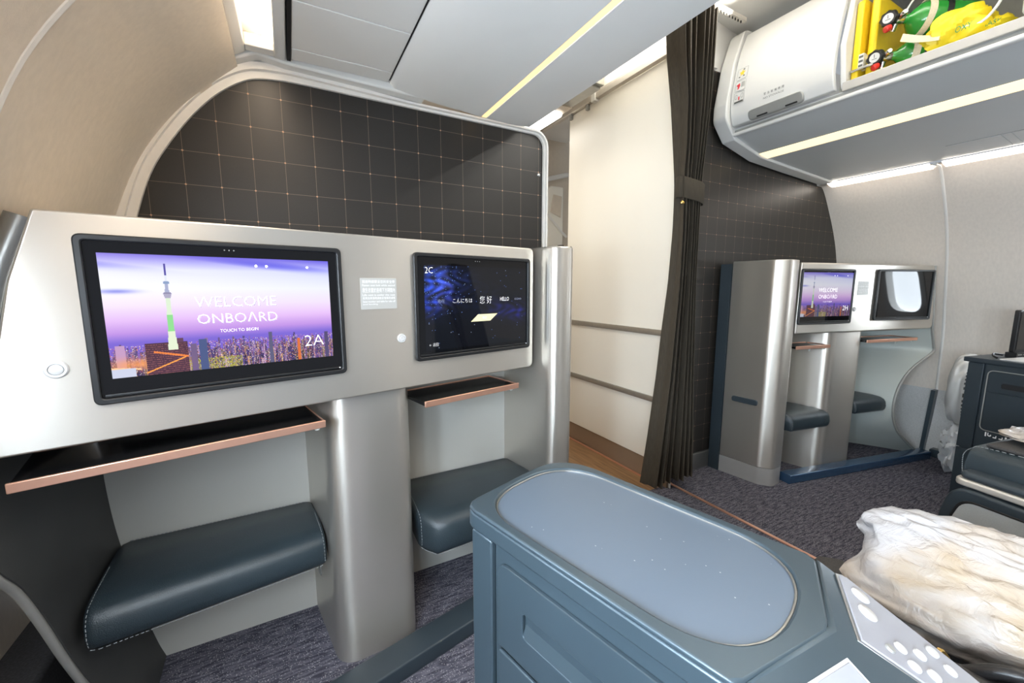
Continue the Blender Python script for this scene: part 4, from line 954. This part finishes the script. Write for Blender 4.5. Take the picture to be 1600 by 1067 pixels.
b = MB(); cu = [(.10,.345),(.092,.40),(.090,.47),(.098,.510),(.125,.528),(.30,.536),(.47,.528),(.50,.50),(.50,.345)]
b.loftpoly([[TS(a0+(.0 if z < .5 else .004)*1, x, min(z, z) - dz) for x, z in cu] for a0, dz in ((.012,.012),(.0,.0),(.30,-.004),(.62,-.004),(.66,.01))])
b.build('seat_cushion', M['leather'], t, bevel=.012, seg=3)
b = MB(); b.prism([(.03,.132),(.03,.47),(.60,.47),(.60,.132)], .533, .545, TS); b.build('cushion_top', M['seatfab'], t, bevel=.005)
b = MB(); path = spline([(.010,.092,.405),(.002,.089,.45),(.000,.090,.50),(.012,.104,.524),(.04,.112,.534),(.2,.112,.538),(.6,.112,.538)], 8)
P = [TS(a, x-.002, z+.001) for a, x, z in path]
for i in range(len(P)-1):
    d = P[i+1]-P[i]; n = max(1, int(d.length/.012))
    for k in range(n): b.tube([P[i]+d*(k/n), P[i]+d*((k+.6)/n)], .0014, 4)
b.build('stitching', M['stitch'], t, smooth=0)
b = MB(); b.prism(rrect(.016,.66,.012,.088,.03,4), .414, .438, TS); b.build('armrest_trim', M['champ'], t, bevel=.006)
b = MB(); b.prism(rrect(.024,.66,.016,.085,.03,4), .4385, .462, TS); b.build('armrest_pad', M['teal_dark'], t, bevel=.012, seg=3)
b = MB(); b.prism([(.62,.40),(.70,.40),(.90,1.05),(.80,1.08)], -.52, -.10, TSf); b.build('backrest', M['leather'], t, bevel=.04, seg=4)
b = MB(); b.prism([(.76,1.0),(.82,.98),(.90,1.26),(.84,1.28)], -.46, -.16, TSf); b.build('headrest', M['leather'], t, bevel=.035, seg=4)

# clear wrapped bundle lying on that seat
def wrap(c, r, seed, corners, rot, amp=.12, nu=64, nv=32, e=.7, ring=.0):
    """a pillow in film: soft box pulled out into sealed corners"""
    f0 = blob((0,0,0), r, amp, seed, e=e); rnd = random.Random(seed); c = Vector(c)
    ph = [rnd.uniform(0,6.3) for _ in range(6)]
    def f(u, v):
        p = f0(u, v); x, y = p.x/r[0], p.y/r[1]
        k = (abs(x)*abs(y)); s = 1+corners*max(0, k-.25)
        q = Vector((p.x*s, p.y*s, p.z*(1-.75*min(1, max(0, k-.2)))))
        w = .002*math.sin(18*x+5*y+ph[0])+.0025*math.sin(25*y-9*x+ph[1])+.003*math.sin(41*x+23*y+ph[2])+.0025*math.sin(60*y+33*x+ph[3])
        q.z += w*(1 if p.z > 0 else .3); q.x += .5*w
        return c+rot @ q
    b = MB(); b.grid(f, nu, nv, True); return b
rot = Matrix.Rotation(math.radians(77-180), 3, 'Z')
b = wrap((2.21,.17,.572), (.20,.125,.026), 9, .22, rot, .10)
setp(b.build('plastic_pack', M['film'], smooth=70), 'grey plastic wrapped pack lying on the seat across the aisle', 'plastic pack')

# near seat carrying the wrapped pillow
tS = thing('airplane_seat', (1.0,-.1,0), 'near seat beneath the big plastic-wrapped pillow, of which only a dark front edge shows', 'seat')
TN = frame((.70,.40,0), aL, bL, (0,0,1))
b = MB(); cu = [(.0,.30),(.0,.40),(.03,.425),(.20,.428),(.42,.425),(.45,.40),(.45,.30)]
b.loftpoly([[TN(a0, x, z-dz) for x, z in cu] for a0, dz in ((.03,.05),(.05,.012),(.09,.0),(.5,0),(.62,.01))]); b.build('seat_cushion', M['seatfab'], tS, smooth=60)
b = MB(); b.prism(rrect(.09,.75,.02,.43,.03,4), 0, .30, TN); b.build('seat_base', M['teal_dark'], tS, bevel=.01)
b = MB(); b.tube([TN(-.02,.02,.50),TN(.01,.018,.525),TN(.06,.016,.53),TN(.14,.014,.50),TN(.24,.012,.44)], [.018,.024,.026,.026,.024], 12); b.build('armrest', M['black'], tS)

# ------------------------------------------------------------------ pillow, handbag
rot = Matrix.Rotation(math.radians(-77), 3, 'Z') @ Matrix.Rotation(math.radians(22), 3, 'X')
b = wrap((1.085,.035,.540), (.305,.128,.070), 21, .34, rot, .03, 110, 54, .58)
setp(b.build('wrapped_pillow', M['film'], smooth=70), 'large pillow in crinkled clear plastic beside the near counter', 'pillow')
t = thing('handbag', (.868,.045,.43), 'black leather handbag with gold fittings tucked below the wrapped pillow', 'bag')
rot = Matrix.Rotation(math.radians(-70), 3, 'Z')
b = MB(); b.grid(blob((.868,.045,.478), (.16,.055,.048), .12, 3, e=.75, rot=rot), 40, 20, True); b.build('bag_body', M['bag'], t, smooth=70)
b = MB(); b.tube(spline([(.845,.15,.505),(.86,.11,.535),(.885,.06,.538),(.91,.0,.53)], 8), .010, 10); b.build('handle', M['bag'], t)
b = MB()
for p in ((.842,.165,.512),(.905,.075,.530)): b.tube([Vector(p)+Vector((.012*math.cos(a), .012*math.sin(a)*.6, .012*math.sin(a))) for a in [2*math.pi*j/14 for j in range(14)]], .0042, 8, closed=True)
b.build('buckle', M['gold'], t)

# ------------------------------------------------------------------ by the right sidewall
rot = Matrix.Rotation(math.radians(90), 3, 'Y') @ Matrix.Rotation(math.radians(10), 3, 'X')
b = MB(); pf = blob((3.43,.76,.49), (.17,.055,.20), .05, 14, e=.75); b.grid(pf, 48, 24, True)
t = thing('pillow', (3.43,.76,.32), 'white stitched pillow standing between the far counter and the cabin wall', 'pillow')
b.build('pillow_body', M['plate'], t, smooth=70)
b = MB()
for j in range(60):
    a = 2*math.pi*j/60; 
    se = lambda w: math.copysign(abs(w)**.75, w)
    p = Vector((3.43+.172*se(math.cos(a)), .725, .49+.202*se(math.sin(a)))); a2 = a+.05; q = Vector((3.43+.172*se(math.cos(a2)), .725, .49+.202*se(math.sin(a2)))); b.tube([p, q], .003, 5)
b.build('blanket_stitch', M['letter_dark'], t)
b = MB(); b.grid(blob((3.385,.75,.135), (.125,.05,.135), .35, 17, e=.9), 44, 24, True)
setp(b.build('plastic_bag', M['film_white'], smooth=50), 'crumpled white plastic bag on the floor beside the dark far counter', 'plastic bag')

# screen and papers on the far counter
t = thing('tablet_screen', TD(.07,.2,.735), 'black upright screen standing on the dark far counter', 'screen')
b = MB(); b.prism(rrect(.160,.42,.760,.968,.008,3), .055, .075, lambda a, bb, c: TD(c+.0, a, bb)); b.build('screen_body', M['bezel'], t, bevel=.003)
b = MB(); b.box((.168,.775,.0755),(.412,.960,.0765), lambda a, bb, c: TD(c, a, bb)); b.build('glass', M['blackglass'], t)
b = MB(); b.box((.160,.736,.045),(.42,.760,.085), lambda a, bb, c: TD(c, a, bb)); b.m = 1; b.box((.17,.748,.0851),(.20,.753,.0856), lambda a, bb, c: TD(c, a, bb)); b.box((.21,.748,.0851),(.25,.753,.0856), lambda a, bb, c: TD(c, a, bb)); b.build('stand', [M['bezel'], M['greyplastic']], t, bevel=.002)
b = MB(); b.prism(rrect(.09,.36,.02,.20,.004,2), .7355, .7395, TD); setp(b.build('magazine', M['plate'], smooth=0), 'white paper folder lying flat on the far counter', 'paper')
b = MB(); b.tube([TD(a, x, z) for a, x, z in spline([(.075,.035,.741),(.05,.06,.748),(.035,.10,.752),(.04,.15,.745)], 6)], .005, 8); setp(b.build('headset_band', M['black']), 'thin black band lying in front of the upright screen', 'headset')

# ------------------------------------------------------------------ curtain
t = thing('curtain', (1.8,1.42,.04), 'dark olive-brown pleated curtain tied back beside the cream wall', 'curtain')
ck = [(.040,1.602,1.945,.036),(.30,1.640,1.930,.034),(.62,1.680,1.905,.032),(.85,1.700,1.893,.030),(1.10,1.725,1.882,.026),(1.35,1.733,1.884,.022),(1.50,1.729,1.886,.020),(1.60,1.724,1.886,.020),(1.75,1.716,1.892,.028),(1.95,1.695,1.905,.034),(2.15,1.655,1.915,.036),(2.40,1.625,1.925,.036)]
zz = [c[0] for c in ck]
rnd = random.Random(2); jit = [rnd.uniform(.6,1.2) for _ in range(40)]
def cur(u, v):
    z = .04+v*2.36; xl, xr, A = (float(np.interp(z, zz, [c[k] for c in ck])) for k in (1,2,3))
    nf = 8.0; ph = u*nf*2*math.pi; k = int(u*nf) % 40
    sq = 1-2*abs(math.sin(ph/2))**.7
    x = (xl+u*(xr-xl))*.955+.010*math.cos(ph)*(1 if .01 < u < .99 else 0)
    if z < .6: x += .0
    y = 1.372+A*1.15*sq*jit[k]+(.03*(z-2.0) if z > 2.0 and u > .7 else 0)*.5
    z = 1.08+(z-1.08)*.965; return Vector((x, min(y, 1.46), z+.006*math.sin(ph*.5)*(1-v)))
b = MB(); b.slab(cur, 176, 46, (0,.0025,0)); b.build('drape', M['curtain'], t, smooth=60)
b = MB(); n = 40; vs = []
for z, g in ((1.502,0),(1.506,.003),(1.598,.003),(1.602,0)):
    vs.append([Vector((1.725+(.085+g)*math.copysign(abs(math.cos(a))**.7, math.cos(a)), 1.372+(.030+g)*math.copysign(abs(math.sin(a))**.7, math.sin(a)), 1.08+(z-1.08)*.965-.012*math.cos(a))) for a in [2*math.pi*j/n for j in range(n)]])
fl = [p for r in vs for p in r]; fs = [(q*n+j, q*n+(j+1)%n, (q+1)*n+(j+1)%n, (q+1)*n+j) for q in range(3) for j in range(n)]
b.add(fl, fs); tb = b.build('tie_band', M['curtain'], t)
b = MB(); b.lathe([(.008,0),(.008,.006),(.004,.009)], (1.652,1.354,1.474), (-.5,-1,0), 12); b.build('press_stud', M['gold'], tb)
t = thing('curtain_rail', (1.9,1.45,2.41), 'white curtain rail with small hooks above the dark curtain', 'rail')
b = MB(); b.box((1.52,1.36,2.368),(2.05,1.38,2.386)); b.build('rail', M['champ'], t)
for k in range(9):
    b = MB(); b.lathe([(.003,0),(.003,.010)], (1.845+.022*k,1.37,2.358), (0,0,1), 8); b.build('hook', M['black'], t)

# ------------------------------------------------------------------ light
def area(name, loc, rot, sx, sy, e, col):
    l = bpy.data.lights.new(name, 'AREA'); l.shape = 'RECTANGLE'; l.size = sx; l.size_y = sy; l.energy = e; l.color = col
    o = bpy.data.objects.new(name, l); COL.objects.link(o); o.location = loc; o.rotation_euler = rot; return o
PI = math.pi
# indirect ceiling wash from lamps on top of both bins
area('ceiling_wash', (.72,-.4,2.33), (PI,math.radians(-40),0), .10, 3.6, 16, (1,.95,.88)).rotation_euler = (0, math.radians(-140), 0)
area('ceiling_wash', (1.92,.15,2.335), (0,0,0), .05, 2.4, 26, (1,.96,.88)).rotation_euler = (0, math.radians(120), 0)
area('ceiling_wash', (1.55,1.75,2.26), (0,0,0), .25, .4, 5, (1,.95,.86)).rotation_euler = (PI, 0, 0)
# daylight through the cabin windows on both sides
# cabin lamps further back
area('cabin_lamp', (1.45,-.9,2.38), (0,0,0), .5, 2.0, 6, (1,.93,.85))
area('entrance_lamp', (1.0,2.3,2.0), (0,0,0), .4, 1.0, 8, (1,.94,.84))
w = bpy.data.worlds.new('World'); sc.world = w; w.use_nodes = True
w.node_tree.nodes['Background'].inputs[0].default_value = (.86,.92,1,1); w.node_tree.nodes['Background'].inputs[1].default_value = .35

# ------------------------------------------------------------------ camera
cd = bpy.data.cameras.new('camera'); cam = bpy.data.objects.new('camera', cd); COL.objects.link(cam); sc.camera = cam
F = 632.6; HZ = 448.0
pitch = math.atan((533.5-HZ)/F); yaw = math.atan((800-452)/(F/math.cos(pitch)))
cd.sensor_fit = 'HORIZONTAL'; cd.sensor_width = 36; cd.lens = F/1600*36; cd.clip_start = .02
cam.location = (0,0,1.08); cam.rotation_euler = (math.pi/2-pitch, 0, -yaw)
sc.view_settings.view_transform = 'Standard'; sc.view_settings.look = 'None'; sc.view_settings.gamma = 1; sc.view_settings.exposure = .32
sc.view_settings.use_curve_mapping = False
for o in [o for o in bpy.data.objects if o.type == 'MESH' and 'cutter' in o.name]: bpy.data.objects.remove(o)
